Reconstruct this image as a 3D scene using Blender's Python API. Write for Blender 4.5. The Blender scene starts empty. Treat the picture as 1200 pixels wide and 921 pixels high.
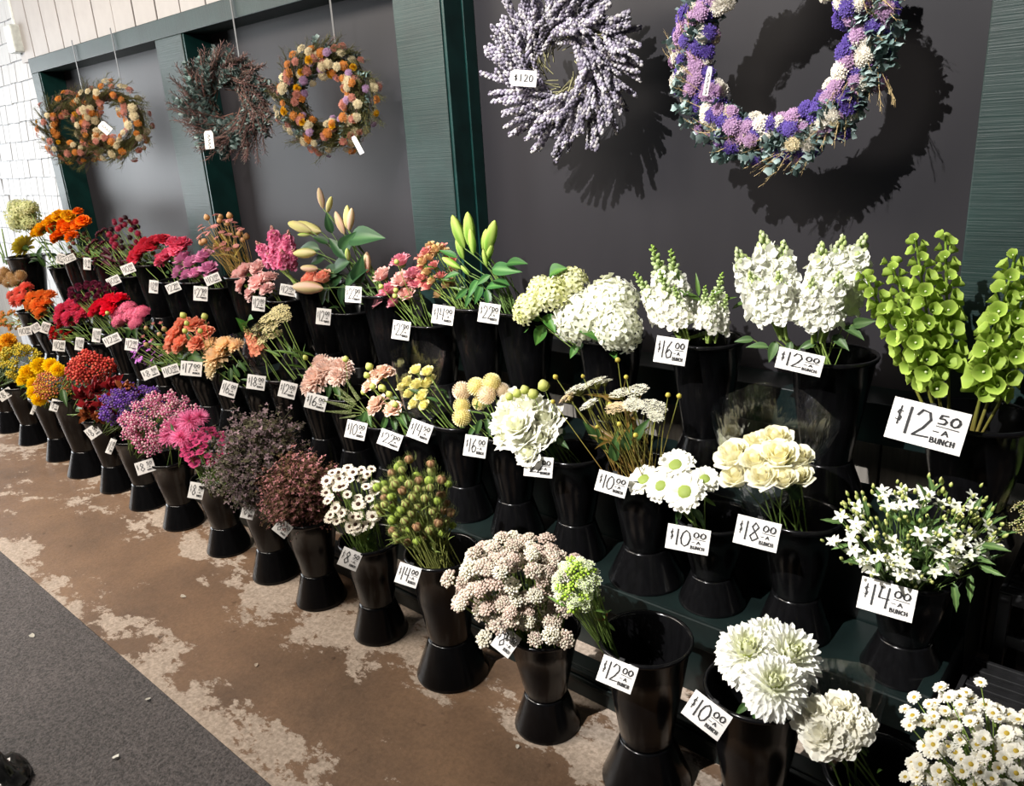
import bpy, math, random
from mathutils import Vector, Matrix, Quaternion

scene = bpy.context.scene
COL = scene.collection

# ------------------------------------------------------------------ camera
cam_d = bpy.data.cameras.new('camera'); cam = bpy.data.objects.new('camera', cam_d); COL.objects.link(cam)
cam_d.sensor_width = 36.0; cam_d.lens = 36.0 * 922.0 / 1200.0; cam_d.clip_start = 0.05
RIGHT = Vector((0.7515, 0.6571, -0.0599)); UP = Vector((-0.1613, 0.2710, 0.9490)); BACK = Vector((0.6397, -0.7034, 0.3097))
CAMLOC = Vector((0, 0, 1.6))
cam.matrix_world = Matrix(((RIGHT.x, UP.x, BACK.x, 0), (RIGHT.y, UP.y, BACK.y, 0), (RIGHT.z, UP.z, BACK.z, 1.6), (0, 0, 0, 1)))
scene.camera = cam

# ------------------------------------------------------------------ world, lights, exposure
w = bpy.data.worlds.new('World'); scene.world = w; w.use_nodes = True
w.node_tree.nodes['Background'].inputs[0].default_value = (0.85, 0.90, 1.0, 1)
w.node_tree.nodes['Background'].inputs[1].default_value = 0.045
vs = scene.view_settings
vs.view_transform = 'Standard'; vs.look = 'None'; vs.gamma = 1.0; vs.use_curve_mapping = False; vs.exposure = 0.0

def aim(o, target):
    o.rotation_euler = (Vector(target) - o.location).to_track_quat('-Z', 'Y').to_euler()
def area(name, loc, target, sx, sy, power, col):
    d = bpy.data.lights.new(name, 'AREA'); d.shape = 'RECTANGLE'; d.size = sx; d.size_y = sy; d.energy = power; d.color = col
    o = bpy.data.objects.new(name, d); COL.objects.link(o); o.location = loc; aim(o, target); return o
def spot(name, loc, target, power, col, half_deg, blend, radius):
    d = bpy.data.lights.new(name, 'SPOT'); d.energy = power; d.color = col; d.spot_size = math.radians(2 * half_deg); d.spot_blend = blend; d.shadow_soft_size = radius
    o = bpy.data.objects.new(name, d); COL.objects.link(o); o.location = loc; aim(o, target); return o
area('daylight_doorway', (-10.5, -0.9, 1.6), (-4.0, 0.6, 0.9), 4.6, 2.6, 390, (0.93, 0.97, 1.0))
area('overhead_fill', (-4.5, -0.5, 3.4), (-4.3, 1.6, 0.5), 3.4, 0.7, 275, (1.0, 0.90, 0.78))  # added soft warm fill overhead, lifts the left flower rows and floor
spot('display_spot_light', (-1.9, -2.6, 4.9), (-1.15, 2.3, 1.48), 3000, (1.0, 0.97, 0.93), 17.0, 0.32, 0.035)
spot('display_spot_light', (-1.2, -1.6, 3.4), (-3.3, 2.3, 1.15), 480, (1.0, 0.95, 0.88), 22, 0.6, 0.05)

# ------------------------------------------------------------------ materials
def mat_new(name):
    m = bpy.data.materials.new(name); m.use_nodes = True
    return m, m.node_tree.nodes, m.node_tree.links, m.node_tree.nodes['Principled BSDF']
def ramp(n, stops):
    r = n.new('ShaderNodeValToRGB'); e = r.color_ramp.elements
    while len(e) < len(stops): e.new(0.5)
    for el, (p, c) in zip(e, stops): el.position = p; el.color = (*c, 1) if len(c) == 3 else c
    return r
def coords(n, l, scale=(1, 1, 1), kind='Object'):
    t = n.new('ShaderNodeTexCoord'); mp = n.new('ShaderNodeMapping'); mp.inputs['Scale'].default_value = scale
    l.new(t.outputs[kind], mp.inputs['Vector']); return mp
def noise(n, l, vec, scale, detail=4, rough=0.55):
    t = n.new('ShaderNodeTexNoise'); t.inputs['Scale'].default_value = scale; t.inputs['Detail'].default_value = detail; t.inputs['Roughness'].default_value = rough
    l.new(vec.outputs[0], t.inputs['Vector']); return t
def bump(n, l, h, b, strength, dist):
    k = n.new('ShaderNodeBump'); k.inputs['Strength'].default_value = strength; k.inputs['Distance'].default_value = dist
    l.new(h, k.inputs['Height']); l.new(k.outputs[0], b.inputs['Normal']); return k

def plain(name, col, rough=0.5, metal=0.0, nscale=30, var=0.15, bs=0.0, bd=0.002, stretch=(1, 1, 1), spec=0.5):
    m, n, l, b = mat_new(name)
    mp = coords(n, l, stretch); t = noise(n, l, mp, nscale)
    c0 = tuple(max(0, c * (1 - var)) for c in col); c1 = tuple(c * (1 + var) for c in col)
    r = ramp(n, [(0.3, c0), (0.7, c1)]); l.new(t.outputs[0], r.inputs[0]); l.new(r.outputs[0], b.inputs['Base Color'])
    b.inputs['Roughness'].default_value = rough; b.inputs['Metallic'].default_value = metal; b.inputs['Specular IOR Level'].default_value = spec
    if bs: bump(n, l, t.outputs[0], b, bs, bd)
    return m

def flower_mat(name, rough, trans, var):
    """pigment comes from the mesh's own colour attribute; each bloom differs a little"""
    m, n, l, b = mat_new(name)
    a = n.new('ShaderNodeVertexColor'); a.layer_name = 'Col'
    oi = n.new('ShaderNodeObjectInfo'); mr = n.new('ShaderNodeMapRange'); mr.inputs['To Min'].default_value = 1 - var; mr.inputs['To Max'].default_value = 1 + var * 0.6
    l.new(oi.outputs['Random'], mr.inputs['Value'])
    mx = n.new('ShaderNodeMix'); mx.data_type = 'RGBA'; mx.blend_type = 'MULTIPLY'; mx.inputs['Factor'].default_value = 1.0
    l.new(a.outputs['Color'], mx.inputs['A']); l.new(mr.outputs[0], mx.inputs['B']); 
    l.new(mx.outputs['Result'], b.inputs['Base Color'])
    b.inputs['Roughness'].default_value = rough; b.inputs['Specular IOR Level'].default_value = 0.3
    if trans:
        tr = n.new('ShaderNodeBsdfTranslucent'); l.new(mx.outputs['Result'], tr.inputs['Color'])
        ms = n.new('ShaderNodeMixShader'); ms.inputs[0].default_value = trans
        l.new(b.outputs[0], ms.inputs[1]); l.new(tr.outputs[0], ms.inputs[2]); l.new(ms.outputs[0], n['Material Output'].inputs[0])
    return m
PETAL = flower_mat('petal', 0.6, 0.30, 0.12)
LEAF = flower_mat('leaf', 0.42, 0.15, 0.25)
DRIED = flower_mat('dried_plant', 0.8, 0.08, 0.3)

BUCKET = plain('black_bucket_plastic', (0.0035, 0.0035, 0.004), 0.19, 0, 60, 0.3, 0.03, 0.002, (1, 1, 0.15), 0.28)
CARDW = plain('white_card', (0.72, 0.70, 0.68), 0.45, 0, 40, 0.03)
INK = plain('black_ink', (0.012, 0.012, 0.014), 0.5)
BLACKP = plain('black_crate_plastic', (0.014, 0.014, 0.015), 0.38, 0, 25, 0.3)
PANEL = plain('charcoal_panel_paint', (0.020, 0.019, 0.022), 0.42, 0, 2.5, 0.14, 0.06, 0.003, (1, 1, 0.25), 0.18)
WHITEP = plain('white_shingle_paint', (0.46, 0.47, 0.48), 0.6, 0, 35, 0.08, 0.25, 0.003, (3, 3, 0.25))
UPPER = plain('grey_white_board_paint', (0.33, 0.31, 0.30), 0.55, 0, 12, 0.05, 0.1, 0.002)
PLANK = plain('weathered_plank', (0.20, 0.185, 0.165), 0.75, 0, 14, 0.25, 0.3, 0.003, (5, 5, 0.3))
LITPATCH = plain('lit_patch_colour', (0.55, 0.55, 0.54), 0.75, 0, 18, 0.1, 0.5, 0.004)  # pale tone stands in for hard light on the lower wall
STAND = plain('dark_green_stand_paint', (0.0035, 0.009, 0.0087), 0.45, 0, 8, 0.35, 0.1, 0.002)
WIRE = plain('dull_hanging_strap', (0.08, 0.08, 0.08), 0.5)
CONDUIT = plain('painted_conduit', (0.60, 0.64, 0.62), 0.5)

def timber(name, axis):
    """rough-sawn dark green timber: fine saw ridges across the board"""
    m, n, l, b = mat_new(name)
    sc = {'v': (3, 3, 210), 'h': (210, 3, 3)}[axis]
    mp = coords(n, l, sc); t = noise(n, l, mp, 1.0, 3, 0.6)
    mp2 = coords(n, l, (1, 1, 1)); t2 = noise(n, l, mp2, 7, 3)
    r = ramp(n, [(0.3, (0.003, 0.013, 0.012)), (0.75, (0.006, 0.023, 0.021))]); l.new(t2.outputs[0], r.inputs[0]); l.new(r.outputs[0], b.inputs['Base Color'])
    b.inputs['Roughness'].default_value = 0.5; b.inputs['Specular IOR Level'].default_value = 0.4
    bump(n, l, t.outputs[0], b, 0.45, 0.0025); return m
TIMV = timber('sawn_green_post', 'v'); TIMH = timber('sawn_green_beam', 'h')
SILL = plain('near_black_green_paint', (0.003, 0.010, 0.010), 0.35, 0, 10, 0.3, 0.08, 0.002)
JAMB = plain('glossy_green_paint', (0.004, 0.026, 0.024), 0.30, 0, 10, 0.3, 0.08, 0.002)

def floor_mat():
    m, n, l, b = mat_new('worn_stained_concrete')
    mp = coords(n, l, (1, 1, 1)); mps = coords(n, l, (0.9, 1.4, 1))
    big = noise(n, l, mps, 2.6, 11, 0.74); stain = noise(n, l, mp, 2.6, 5, 0.6); fine = noise(n, l, mp, 90, 3, 0.6); dots = noise(n, l, mp, 16, 3, 0.5)
    brown = ramp(n, [(0.25, (0.120, 0.078, 0.052)), (0.5, (0.190, 0.118, 0.074)), (0.75, (0.250, 0.155, 0.094))]); l.new(stain.outputs[0], brown.inputs[0])
    sep = n.new('ShaderNodeSeparateXYZ'); l.new(mp.outputs[0], sep.inputs[0])
    yr = n.new('ShaderNodeMapRange'); yr.inputs['From Min'].default_value = 2.10; yr.inputs['From Max'].default_value = 2.85; l.new(sep.outputs['Y'], yr.inputs['Value'])
    band = ramp(n, [(0.0, (.57, .57, .57)), (0.13, (.525, .525, .525)), (0.36, (.445, .445, .445)), (0.60, (.46, .46, .46)), (0.80, (.53, .53, .53))]); l.new(yr.outputs[0], band.inputs[0])
    bias = n.new('ShaderNodeMath'); bias.operation = 'ADD'; l.new(big.outputs[0], bias.inputs[0]); l.new(band.outputs[0], bias.inputs[1])
    mask = ramp(n, [(0.512, (0, 0, 0)), (0.519, (1, 1, 1))]); hf = n.new('ShaderNodeMath'); hf.operation = 'MULTIPLY'; hf.inputs[1].default_value = 0.5
    l.new(bias.outputs[0], hf.inputs[0]); l.new(hf.outputs[0], mask.inputs[0])
    pale = ramp(n, [(0.3, (0.36, 0.29, 0.23)), (0.7, (0.50, 0.41, 0.34))]); l.new(fine.outputs[0], pale.inputs[0])
    mx = n.new('ShaderNodeMix'); mx.data_type = 'RGBA'; l.new(mask.outputs[0], mx.inputs['Factor']); l.new(brown.outputs[0], mx.inputs['A']); l.new(pale.outputs[0], mx.inputs['B'])
    dk = ramp(n, [(0.70, (1, 1, 1)), (0.76, (0.45, 0.42, 0.40))]); l.new(dots.outputs[0], dk.inputs[0])
    m2 = n.new('ShaderNodeMix'); m2.data_type = 'RGBA'; m2.blend_type = 'MULTIPLY'; m2.inputs['Factor'].default_value = 1
    l.new(mx.outputs['Result'], m2.inputs['A']); l.new(dk.outputs[0], m2.inputs['B'])
    fr = ramp(n, [(0.3, (0.8, 0.8, 0.8)), (0.7, (1.1, 1.1, 1.1))]); l.new(fine.outputs[0], fr.inputs[0])
    m3 = n.new('ShaderNodeMix'); m3.data_type = 'RGBA'; m3.blend_type = 'MULTIPLY'; m3.inputs['Factor'].default_value = 1
    l.new(m2.outputs['Result'], m3.inputs['A']); l.new(fr.outputs[0], m3.inputs['B']); l.new(m3.outputs['Result'], b.inputs['Base Color'])
    b.inputs['Roughness'].default_value = 0.42
    ad = n.new('ShaderNodeMath'); ad.operation = 'ADD'; l.new(fine.outputs[0], ad.inputs[0]); l.new(big.outputs[0], ad.inputs[1])
    bump(n, l, ad.outputs[0], b, 0.25, 0.004); return m
def mat_mat():
    m, n, l, b = mat_new('charcoal_mat_pile')
    mp = coords(n, l, (1, 1, 1)); f = noise(n, l, mp, 120, 3, 0.7); g = noise(n, l, mp, 1.4, 3)
    r = ramp(n, [(0.35, (0.030, 0.027, 0.027)), (0.68, (0.135, 0.120, 0.119))]); l.new(f.outputs[0], r.inputs[0])
    r2 = ramp(n, [(0.3, (0.8, 0.8, 0.8)), (0.7, (1.15, 1.12, 1.12))]); l.new(g.outputs[0], r2.inputs[0])
    mx = n.new('ShaderNodeMix'); mx.data_type = 'RGBA'; mx.blend_type = 'MULTIPLY'; mx.inputs['Factor'].default_value = 1
    l.new(r.outputs[0], mx.inputs['A']); l.new(r2.outputs[0], mx.inputs['B']); l.new(mx.outputs['Result'], b.inputs['Base Color'])
    b.inputs['Roughness'].default_value = 0.85; bump(n, l, f.outputs[0], b, 0.9, 0.006); return m
def film_mat():
    m, n, l, b = mat_new('clear_plastic_film')
    tr = n.new('ShaderNodeBsdfTransparent'); gl = n.new('ShaderNodeBsdfGlossy'); gl.inputs['Roughness'].default_value = 0.12
    gl.inputs['Color'].default_value = (0.9, 0.92, 0.95, 1)
    mp = coords(n, l, (1, 1, 0.4)); t = noise(n, l, mp, 25, 3)
    bp = n.new('ShaderNodeBump'); bp.inputs['Strength'].default_value = 0.6; bp.inputs['Distance'].default_value = 0.01
    l.new(t.outputs[0], bp.inputs['Height']); l.new(bp.outputs[0], gl.inputs['Normal'])
    lw = n.new('ShaderNodeLayerWeight'); lw.inputs['Blend'].default_value = 0.25
    mr = n.new('ShaderNodeMapRange'); mr.inputs['To Min'].default_value = 0.05; mr.inputs['To Max'].default_value = 0.42
    l.new(lw.outputs['Facing'], mr.inputs['Value'])
    ms = n.new('ShaderNodeMixShader'); l.new(mr.outputs[0], ms.inputs[0]); l.new(tr.outputs[0], ms.inputs[1]); l.new(gl.outputs[0], ms.inputs[2])
    l.new(ms.outputs[0], n['Material Output'].inputs[0]); return m
FLOOR = floor_mat(); MATM = mat_mat(); FILM = film_mat()
BAG = plain('shiny_black_bag_film', (0.03, 0.03, 0.03), 0.16, 0.3, 20, 0.3)

# ------------------------------------------------------------------ geometry helpers
class G:
    def __init__(s): s.v = []; s.f = []; s.c = []
    def add(s, vs_, fs, col):
        o = len(s.v); s.v += [tuple(p) for p in vs_]; s.f += [tuple(i + o for i in q) for q in fs]
        s.c += col if isinstance(col, list) else [col] * len(vs_)
    def box(s, x0, x1, y0, y1, z0, z1, col=(1, 1, 1)):
        s.add([(x0, y0, z0), (x1, y0, z0), (x1, y1, z0), (x0, y1, z0), (x0, y0, z1), (x1, y0, z1), (x1, y1, z1), (x0, y1, z1)],
              [(0, 3, 2, 1), (4, 5, 6, 7), (0, 1, 5, 4), (1, 2, 6, 5), (2, 3, 7, 6), (3, 0, 4, 7)], col)
    def mesh(s, name, mat, smooth=True, col=True):
        me = bpy.data.meshes.new(name); me.from_pydata(s.v, [], s.f); me.materials.append(mat)
        if col:
            a = me.color_attributes.new('Col', 'FLOAT_COLOR', 'POINT')
            flat = []
            for c in s.c: flat += [c[0], c[1], c[2], 1.0]
            a.data.foreach_set('color', flat)
        if smooth: me.polygons.foreach_set('use_smooth', [True] * len(me.polygons))
        me.update(); return me
def link(name, data, parent=None, loc=None, rot=None, scale=None):
    o = bpy.data.objects.new(name, data); COL.objects.link(o)
    if parent: o.parent = parent
    if loc is not None: o.location = loc
    if rot is not None: o.rotation_mode = 'QUATERNION'; o.rotation_quaternion = rot
    if scale is not None: o.scale = scale if not isinstance(scale, (int, float)) else (scale,) * 3
    return o
def tag(o, label, cat, group=None, kind=None):
    o['label'] = label; o['category'] = cat
    if group: o['group'] = group
    if kind: o['kind'] = kind
    return o
def structure(o): o['kind'] = 'structure'; return o
def boxobj(name, x0, x1, y0, y1, z0, z1, mat, parent=None, bev=0.0):
    """box whose origin is its own corner-centre, so procedural grain runs in its own space"""
    cx, cy, cz = (x0 + x1) / 2, (y0 + y1) / 2, (z0 + z1) / 2
    g = G(); g.box(x0 - cx, x1 - cx, y0 - cy, y1 - cy, z0 - cz, z1 - cz)
    o = link(name, g.mesh(name, mat, False, False), parent, Vector((cx, cy, cz)) - (parent.location if parent else Vector()))
    if bev: mod = o.modifiers.new('bevel', 'BEVEL'); mod.width = bev; mod.segments = 2
    return o
def lerp(a, b, t): return a + (b - a) * t
def mixc(a, b, t): return (lerp(a[0], b[0], t), lerp(a[1], b[1], t), lerp(a[2], b[2], t))
def sr(r, g_, b):
    f = lambda c: (c / 255 / 12.92) if c <= 10 else ((c / 255 + 0.055) / 1.055) ** 2.4
    return (f(r), f(g_), f(b))
def lathe(g, prof, n, col, cap0=False, cap1=False):
    vs_ = []; fs = []
    for r, z in prof:
        for i in range(n): a = 2 * math.pi * i / n; vs_.append((r * math.cos(a), r * math.sin(a), z))
    for k in range(len(prof) - 1):
        for i in range(n): j = (i + 1) % n; fs.append((k * n + i, k * n + j, (k + 1) * n + j, (k + 1) * n + i))
    if cap0: fs.append(tuple(range(n - 1, -1, -1)))
    if cap1: fs.append(tuple((len(prof) - 1) * n + i for i in range(n)))
    g.add(vs_, fs, col)
def tube(g, pts, r0, r1, n, col, col1=None):
    pts = [Vector(p) for p in pts]; vs_ = []; fs = []; cs = []
    for k, p in enumerate(pts):
        d = (pts[min(k + 1, len(pts) - 1)] - pts[max(k - 1, 0)]).normalized(); u = d.orthogonal().normalized(); v = d.cross(u)
        t = k / (len(pts) - 1); r = lerp(r0, r1, t)
        for i in range(n): a = 2 * math.pi * i / n; vs_.append(p + (u * math.cos(a) + v * math.sin(a)) * r); cs.append(mixc(col, col1 or col, t))
    for k in range(len(pts) - 1):
        for i in range(n): j = (i + 1) % n; fs.append((k * n + i, k * n + j, (k + 1) * n + j, (k + 1) * n + i))
    g.add(vs_, fs, cs)
GA = 2.399963
_ico = {}
def ico(g, c, r, sub, col, squash=1.0, jit=0.0, rng=None, rot=None):
    if sub not in _ico:
        import bmesh
        bm = bmesh.new(); bmesh.ops.create_icosphere(bm, subdivisions=sub, radius=1.0)
        _ico[sub] = ([v.co.copy() for v in bm.verts], [tuple(v.index for v in f.verts) for f in bm.faces]); bm.free()
    vs0, fs = _ico[sub]; out = []
    for v in vs0:
        k = r * (1 + (rng.uniform(-jit, jit) if jit else 0)); q = Vector((v.x * k, v.y * k, v.z * k * squash))
        if rot: q = rot @ q
        out.append(Vector(c) + q)
    g.add(out, fs, col)
def petal(g, M, L, W, c0, c1, cup=0.2, curl=0.2, ruf=0.0, nl=3, nw=2, point=False, rng=None, neck=0.25):
    vs_ = []; cs = []; fs = []
    for i in range(nl + 1):
        t = i / nl
        wd = W * (math.sin(math.pi * min(1, 0.06 + 0.94 * t)) ** 0.8 if point else (neck + (1 - neck) * math.sin(math.pi * 0.5 * min(1, t * 1.35)) if t < 0.9 else 0.72))
        for j in range(nw + 1):
            s = j / nw * 2 - 1
            z = cup * W * s * s * t + curl * L * t * t
            if ruf: z += ruf * L * t * rng.uniform(-1, 1); 
            yy = L * t * (1 - (0.0 if point else 0.12 * s * s)) + (ruf * L * 0.4 * t * rng.uniform(-1, 1) if ruf else 0)
            vs_.append(M @ Vector((s * wd, yy, z))); cs.append(mixc(c0, c1, t))
    for i in range(nl):
        for j in range(nw): a = i * (nw + 1) + j; fs.append((a, a + 1, a + nw + 2, a + nw + 1))
    g.add(vs_, fs, cs)
def pm(base, az, el, roll=0):
    return Matrix.Translation(base) @ Matrix.Rotation(az, 4, 'Z') @ Matrix.Rotation(el, 4, 'X') @ Matrix.Rotation(roll, 4, 'Y')

# ------------------------------------------------------------------ flower-head templates (unit radius, facing +Z)
CACHE = {}
def cached(fn):
    def wrap(*a, **k):
        key = (fn.__name__, a, tuple(sorted(k.items())))
        if key not in CACHE: CACHE[key] = fn(*a, **k)
        return CACHE[key]
    return wrap
GREEN = sr(84, 112, 52); DKGREEN = sr(40, 62, 34); OLIVE = sr(112, 112, 52); PALEG = sr(150, 175, 90)

def calyx(g, r=0.25, z=-0.55, col=GREEN):
    lathe(g, [(0.05, z), (r * 0.8, z + 0.12), (r, z + 0.35)], 7, col)
@cached
def h_mum(cin, cout, n=70, W=0.16, e0=88, e1=-30, curl=0.35, ruf=0.0, point=False, seed=1, core=None, flat=0.35, nl=3):
    rng = random.Random(seed); g = G()
    if core: ico(g, (0, 0, 0.02), 0.2, 1, core, 0.7)
    for i in range(n):
        t = math.sqrt((i + 0.5) / n); az = i * GA + rng.uniform(-.1, .1); e = math.radians(lerp(e0, e1, t ** 1.15) + rng.uniform(-7, 7))
        base = Vector((-math.sin(az) * 0.18 * t, math.cos(az) * 0.18 * t, -flat * t * t * 0.5))
        L = lerp(0.5, 0.85, t) * rng.uniform(0.92, 1.06)
        petal(g, pm(base, az, e), L, W * rng.uniform(.85, 1.1), mixc(cin, cout, min(1, t * 1.5)), mixc(cin, cout, min(1, t * 2.0 + .1)), 0.5, curl * (1.2 - t), ruf, nl, 2, point, rng)
    calyx(g); return g.mesh('mum_head', PETAL)
@cached
def h_ruffle(cin, cout, n=34, seed=2, W=0.42, ruf=0.16, e1=-15):
    rng = random.Random(seed); g = G()
    for i in range(n):
        t = math.sqrt((i + 0.5) / n); az = i * GA; e = math.radians(lerp(82, e1, t) + rng.uniform(-10, 10))
        base = Vector((-math.sin(az) * 0.12 * t, math.cos(az) * 0.12 * t, -0.2 * t * t))
        petal(g, pm(base, az, e, rng.uniform(-.4, .4)), lerp(0.55, 0.95, t) * rng.uniform(.9, 1.05), W * lerp(.6, 1, t), mixc(cin, cout, t * .5), mixc(cin, cout, .3 + .7 * t), 0.15, 0.1, ruf, 3, 4, False, rng)
    calyx(g, 0.22, -0.75); return g.mesh('ruffled_head', PETAL)
@cached
def h_rose(cin, cout, n=20, seed=3, open_=0.5, ruf=0.03):
    """cupped petals wrapped round a bud: each petal is a curved patch of a widening, flaring shell"""
    rng = random.Random(seed); g = G(); lathe(g, [(.02, .34), (.13, .36), (.2, .15), (.18, -.4)], 8, cin)
    for i in range(n):
        t = (i + .6) / n; az = i * GA; R1 = lerp(.16, .62 + .30 * open_, t ** .9); R0 = lerp(.12, .34, t); zt = lerp(.44, .30 - .38 * open_, t ** 1.4) + rng.uniform(-.04, .04); zb = -.55
        half = lerp(1.25, .72, t); fl = (.10 + .22 * open_) * t; vs_ = []; cs = []; fs = []; nl, nw = 5, 6
        for k in range(nl + 1):
            v = k / nl; rr = lerp(R0, R1, math.sin(v * 1.4) / math.sin(1.4)) + fl * max(0, v - .72) ** 1.3 * 4; zz = lerp(zb, zt, v) - fl * .7 * max(0, v - .72) * 2
            for j in range(nw + 1):
                u = j / nw * 2 - 1; edge = 1 - .22 * u * u * v; wv = ruf * math.sin(u * 7 + i * 2.1) * v + ruf * rng.uniform(-1, 1) * v
                an = az + u * half * (.55 + .45 * math.sin(math.pi * min(1, v * .8 + .1))); r2 = rr * (1 + wv) + .02 * t
                vs_.append((r2 * math.cos(an), r2 * math.sin(an), zb + (zz - zb) * edge + wv * .5)); cs.append(mixc(mixc(cin, cout, t * .8), mixc(cin, cout, .25 + .75 * t), v))
        for k in range(nl):
            for j in range(nw): a = k * (nw + 1) + j; fs.append((a, a + 1, a + nw + 2, a + nw + 1))
        g.add(vs_, fs, cs)
    calyx(g, .36, -.85); return g.mesh('rose_head', PETAL)
@cached
def h_daisy(cp, cc, n=14, W=0.17, hub=0.28, seed=4, el=8, cp0=None, rows=1, hubz=.5, ruf=0.0):
    rng = random.Random(seed); g = G()
    for k in range(rows):
        for i in range(n):
            az = 2 * math.pi * (i + .5 * k) / n + rng.uniform(-.07, .07)
            petal(g, pm(Vector((-math.sin(az) * hub * .7, math.cos(az) * hub * .7, .04 * k)), az, math.radians(el + 14 * k + rng.uniform(-9, 9))), (1 - hub * .7) * (1 - .12 * k) * rng.uniform(.9, 1.05), W, cp0 or cp, cp, .3, -.15, ruf, 2, 2, False, rng)
    ico(g, (0, 0, .03), hub, 2, cc, hubz, .06, rng); calyx(g, .2, -.5)
    return g.mesh('daisy_head', PETAL)
def floret(g, M, r, c0, c1, n=4, rng=None, W=.42, cup=.2):
    for i in range(n): petal(g, M @ pm(Vector((0, 0, 0)), 2 * math.pi * i / n, math.radians(rng.uniform(-5, 22))), r, r * W, c0, c1, cup, -.1, 0, 1, 2, False, rng, .3)
@cached
def h_cluster(c0, c1, c2, n=95, fr=0.2, low=-0.35, seed=5, np_=4, jit=.05, squash=.85):
    rng = random.Random(seed); g = G(); ico(g, (0, 0, 0), .68, 2, mixc(c0, GREEN, .35), squash)
    for i in range(n):
        z = 1 - (1 - low) * (i + .5) / n; r = math.sqrt(max(0, 1 - z * z)); a = i * GA
        d = Vector((r * math.cos(a), r * math.sin(a), z)); p = Vector((d.x, d.y, d.z * squash)) * (.84 + rng.uniform(-jit, jit) * 2)
        M = Matrix.Translation(p) @ (d + Vector([rng.uniform(-.25, .25) for _ in '123'])).to_track_quat('Z', 'Y').to_matrix().to_4x4() @ Matrix.Rotation(rng.uniform(0, 6), 4, 'Z')
        cc = mixc(c1, c2, rng.random()); floret(g, M, fr * rng.uniform(.85, 1.15), mixc(c0, cc, .4), cc, np_, rng)
    return g.mesh('cluster_head', PETAL)
@cached
def h_ball(c0, c1, n=150, seed=6):
    rng = random.Random(seed); g = G(); ico(g, (0, 0, 0), .86, 2, c0)
    for i in range(n):
        z = 1 - 1.9 * (i + .5) / n; r = math.sqrt(max(0, 1 - z * z)); a = i * GA; d = Vector((r * math.cos(a), r * math.sin(a), z))
        M = Matrix.Translation(d * .84) @ d.to_track_quat('Z', 'Y').to_matrix().to_4x4()
        petal(g, M @ pm(Vector((0, -.07, 0)), 0, math.radians(58)), .24, .10, c0, mixc(c0, c1, .5 + .5 * rng.random()), .7, .3, 0, 1, 2, False, rng, .6)
    return g.mesh('ball_head', PETAL)
@cached
def h_bumps(cols, n=26, seed=7, br=.26, dome=.55, sub=1, spread=1.0):
    rng = random.Random(seed); g = G()
    for i in range(n):
        t = math.sqrt((i + .5) / n); a = i * GA; r = .95 * t * spread
        p = (r * math.cos(a), r * math.sin(a), dome * (1 - t * t) + rng.uniform(-.08, .08))
        ico(g, p, br * rng.uniform(.75, 1.15), sub, rng.choice(cols), .85, .22, rng)
        if i % 3 == 0: tube(g, [p, (p[0] * .2, p[1] * .2, -.7)], .035, .05, 3, OLIVE)
    return g.mesh('bumpy_head', PETAL)
@cached
def h_umbel(c0, c1, n=64, seed=8, fr=.13, cup=.12):
    rng = random.Random(seed); g = G()
    for i in range(n):
        t = math.sqrt((i + .5) / n); a = i * GA; p = Vector((t * .93 * math.cos(a), t * .93 * math.sin(a), cup * (1 - t * t) * 2 + rng.uniform(-.05, .05)))
        M = Matrix.Translation(p) @ Matrix.Rotation(rng.uniform(0, 6), 4, 'Z') @ Matrix.Rotation(rng.uniform(-.5, .5), 4, 'X')
        floret(g, M, fr * rng.uniform(.8, 1.2), c0, c1, 4, rng, .5)
        if i % 4 == 0: tube(g, [p, (0, 0, -.55)], .018, .03, 3, OLIVE)
    return g.mesh('umbel_head', PETAL)
@cached
def h_pointed(c0, c1, n=16, seed=9):
    rng = random.Random(seed); g = G()
    for i in range(n):
        t = (i + .5) / n; az = i * GA; e = math.radians(lerp(84, 42, t) + rng.uniform(-6, 6))
        petal(g, pm(Vector((0, 0, lerp(-.1, -.8, t))), az, e), lerp(.9, 1.15, t), .17, mixc(c0, c1, rng.uniform(0, .5)), mixc(c0, c1, rng.random()), .6, .12, 0, 3, 2, True, rng)
    return g.mesh('pointed_head', PETAL)
@cached
def h_pod(c0, c1, cb, seed=10):
    rng = random.Random(seed); g = G(); n = 15; prof = [(.05, -.62), (.40, -.42), (.56, -.05), (.50, .30), (.22, .52), (.06, .58)]
    vs_ = []; fs = []; cs = []
    for k, (r, z) in enumerate(prof):
        for i in range(n):
            a = 2 * math.pi * i / n; m = i % 3; rr = r * (1.06 if m else .90); vs_.append((rr * math.cos(a), rr * math.sin(a), z)); cs.append(c1 if m == 0 else c0)
    for k in range(len(prof) - 1):
        for i in range(n): j = (i + 1) % n; fs.append((k * n + i, k * n + j, (k + 1) * n + j, (k + 1) * n + i))
    g.add(vs_, fs, cs)
    for i in range(5): a = i * 1.2566; tube(g, [(.05 * math.cos(a), .05 * math.sin(a), .55), (.28 * math.cos(a), .28 * math.sin(a), 1.15)], .035, .01, 3, cb)
    for i in range(30):
        a = i * GA; z = rng.uniform(-.6, -.3); b = rng.uniform(.6, 1.35)
        p0 = Vector((.1 * math.cos(a), .1 * math.sin(a), -.6)); p1 = Vector((b * .8 * math.cos(a), b * .8 * math.sin(a), z + .4)); p2 = Vector((b * .85 * math.cos(a + .2), b * .85 * math.sin(a + .2), z + 1.05))
        tube(g, [p0, p1, p2], .022, .008, 3, cb)
    return g.mesh('seed_pod', PETAL)
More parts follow.
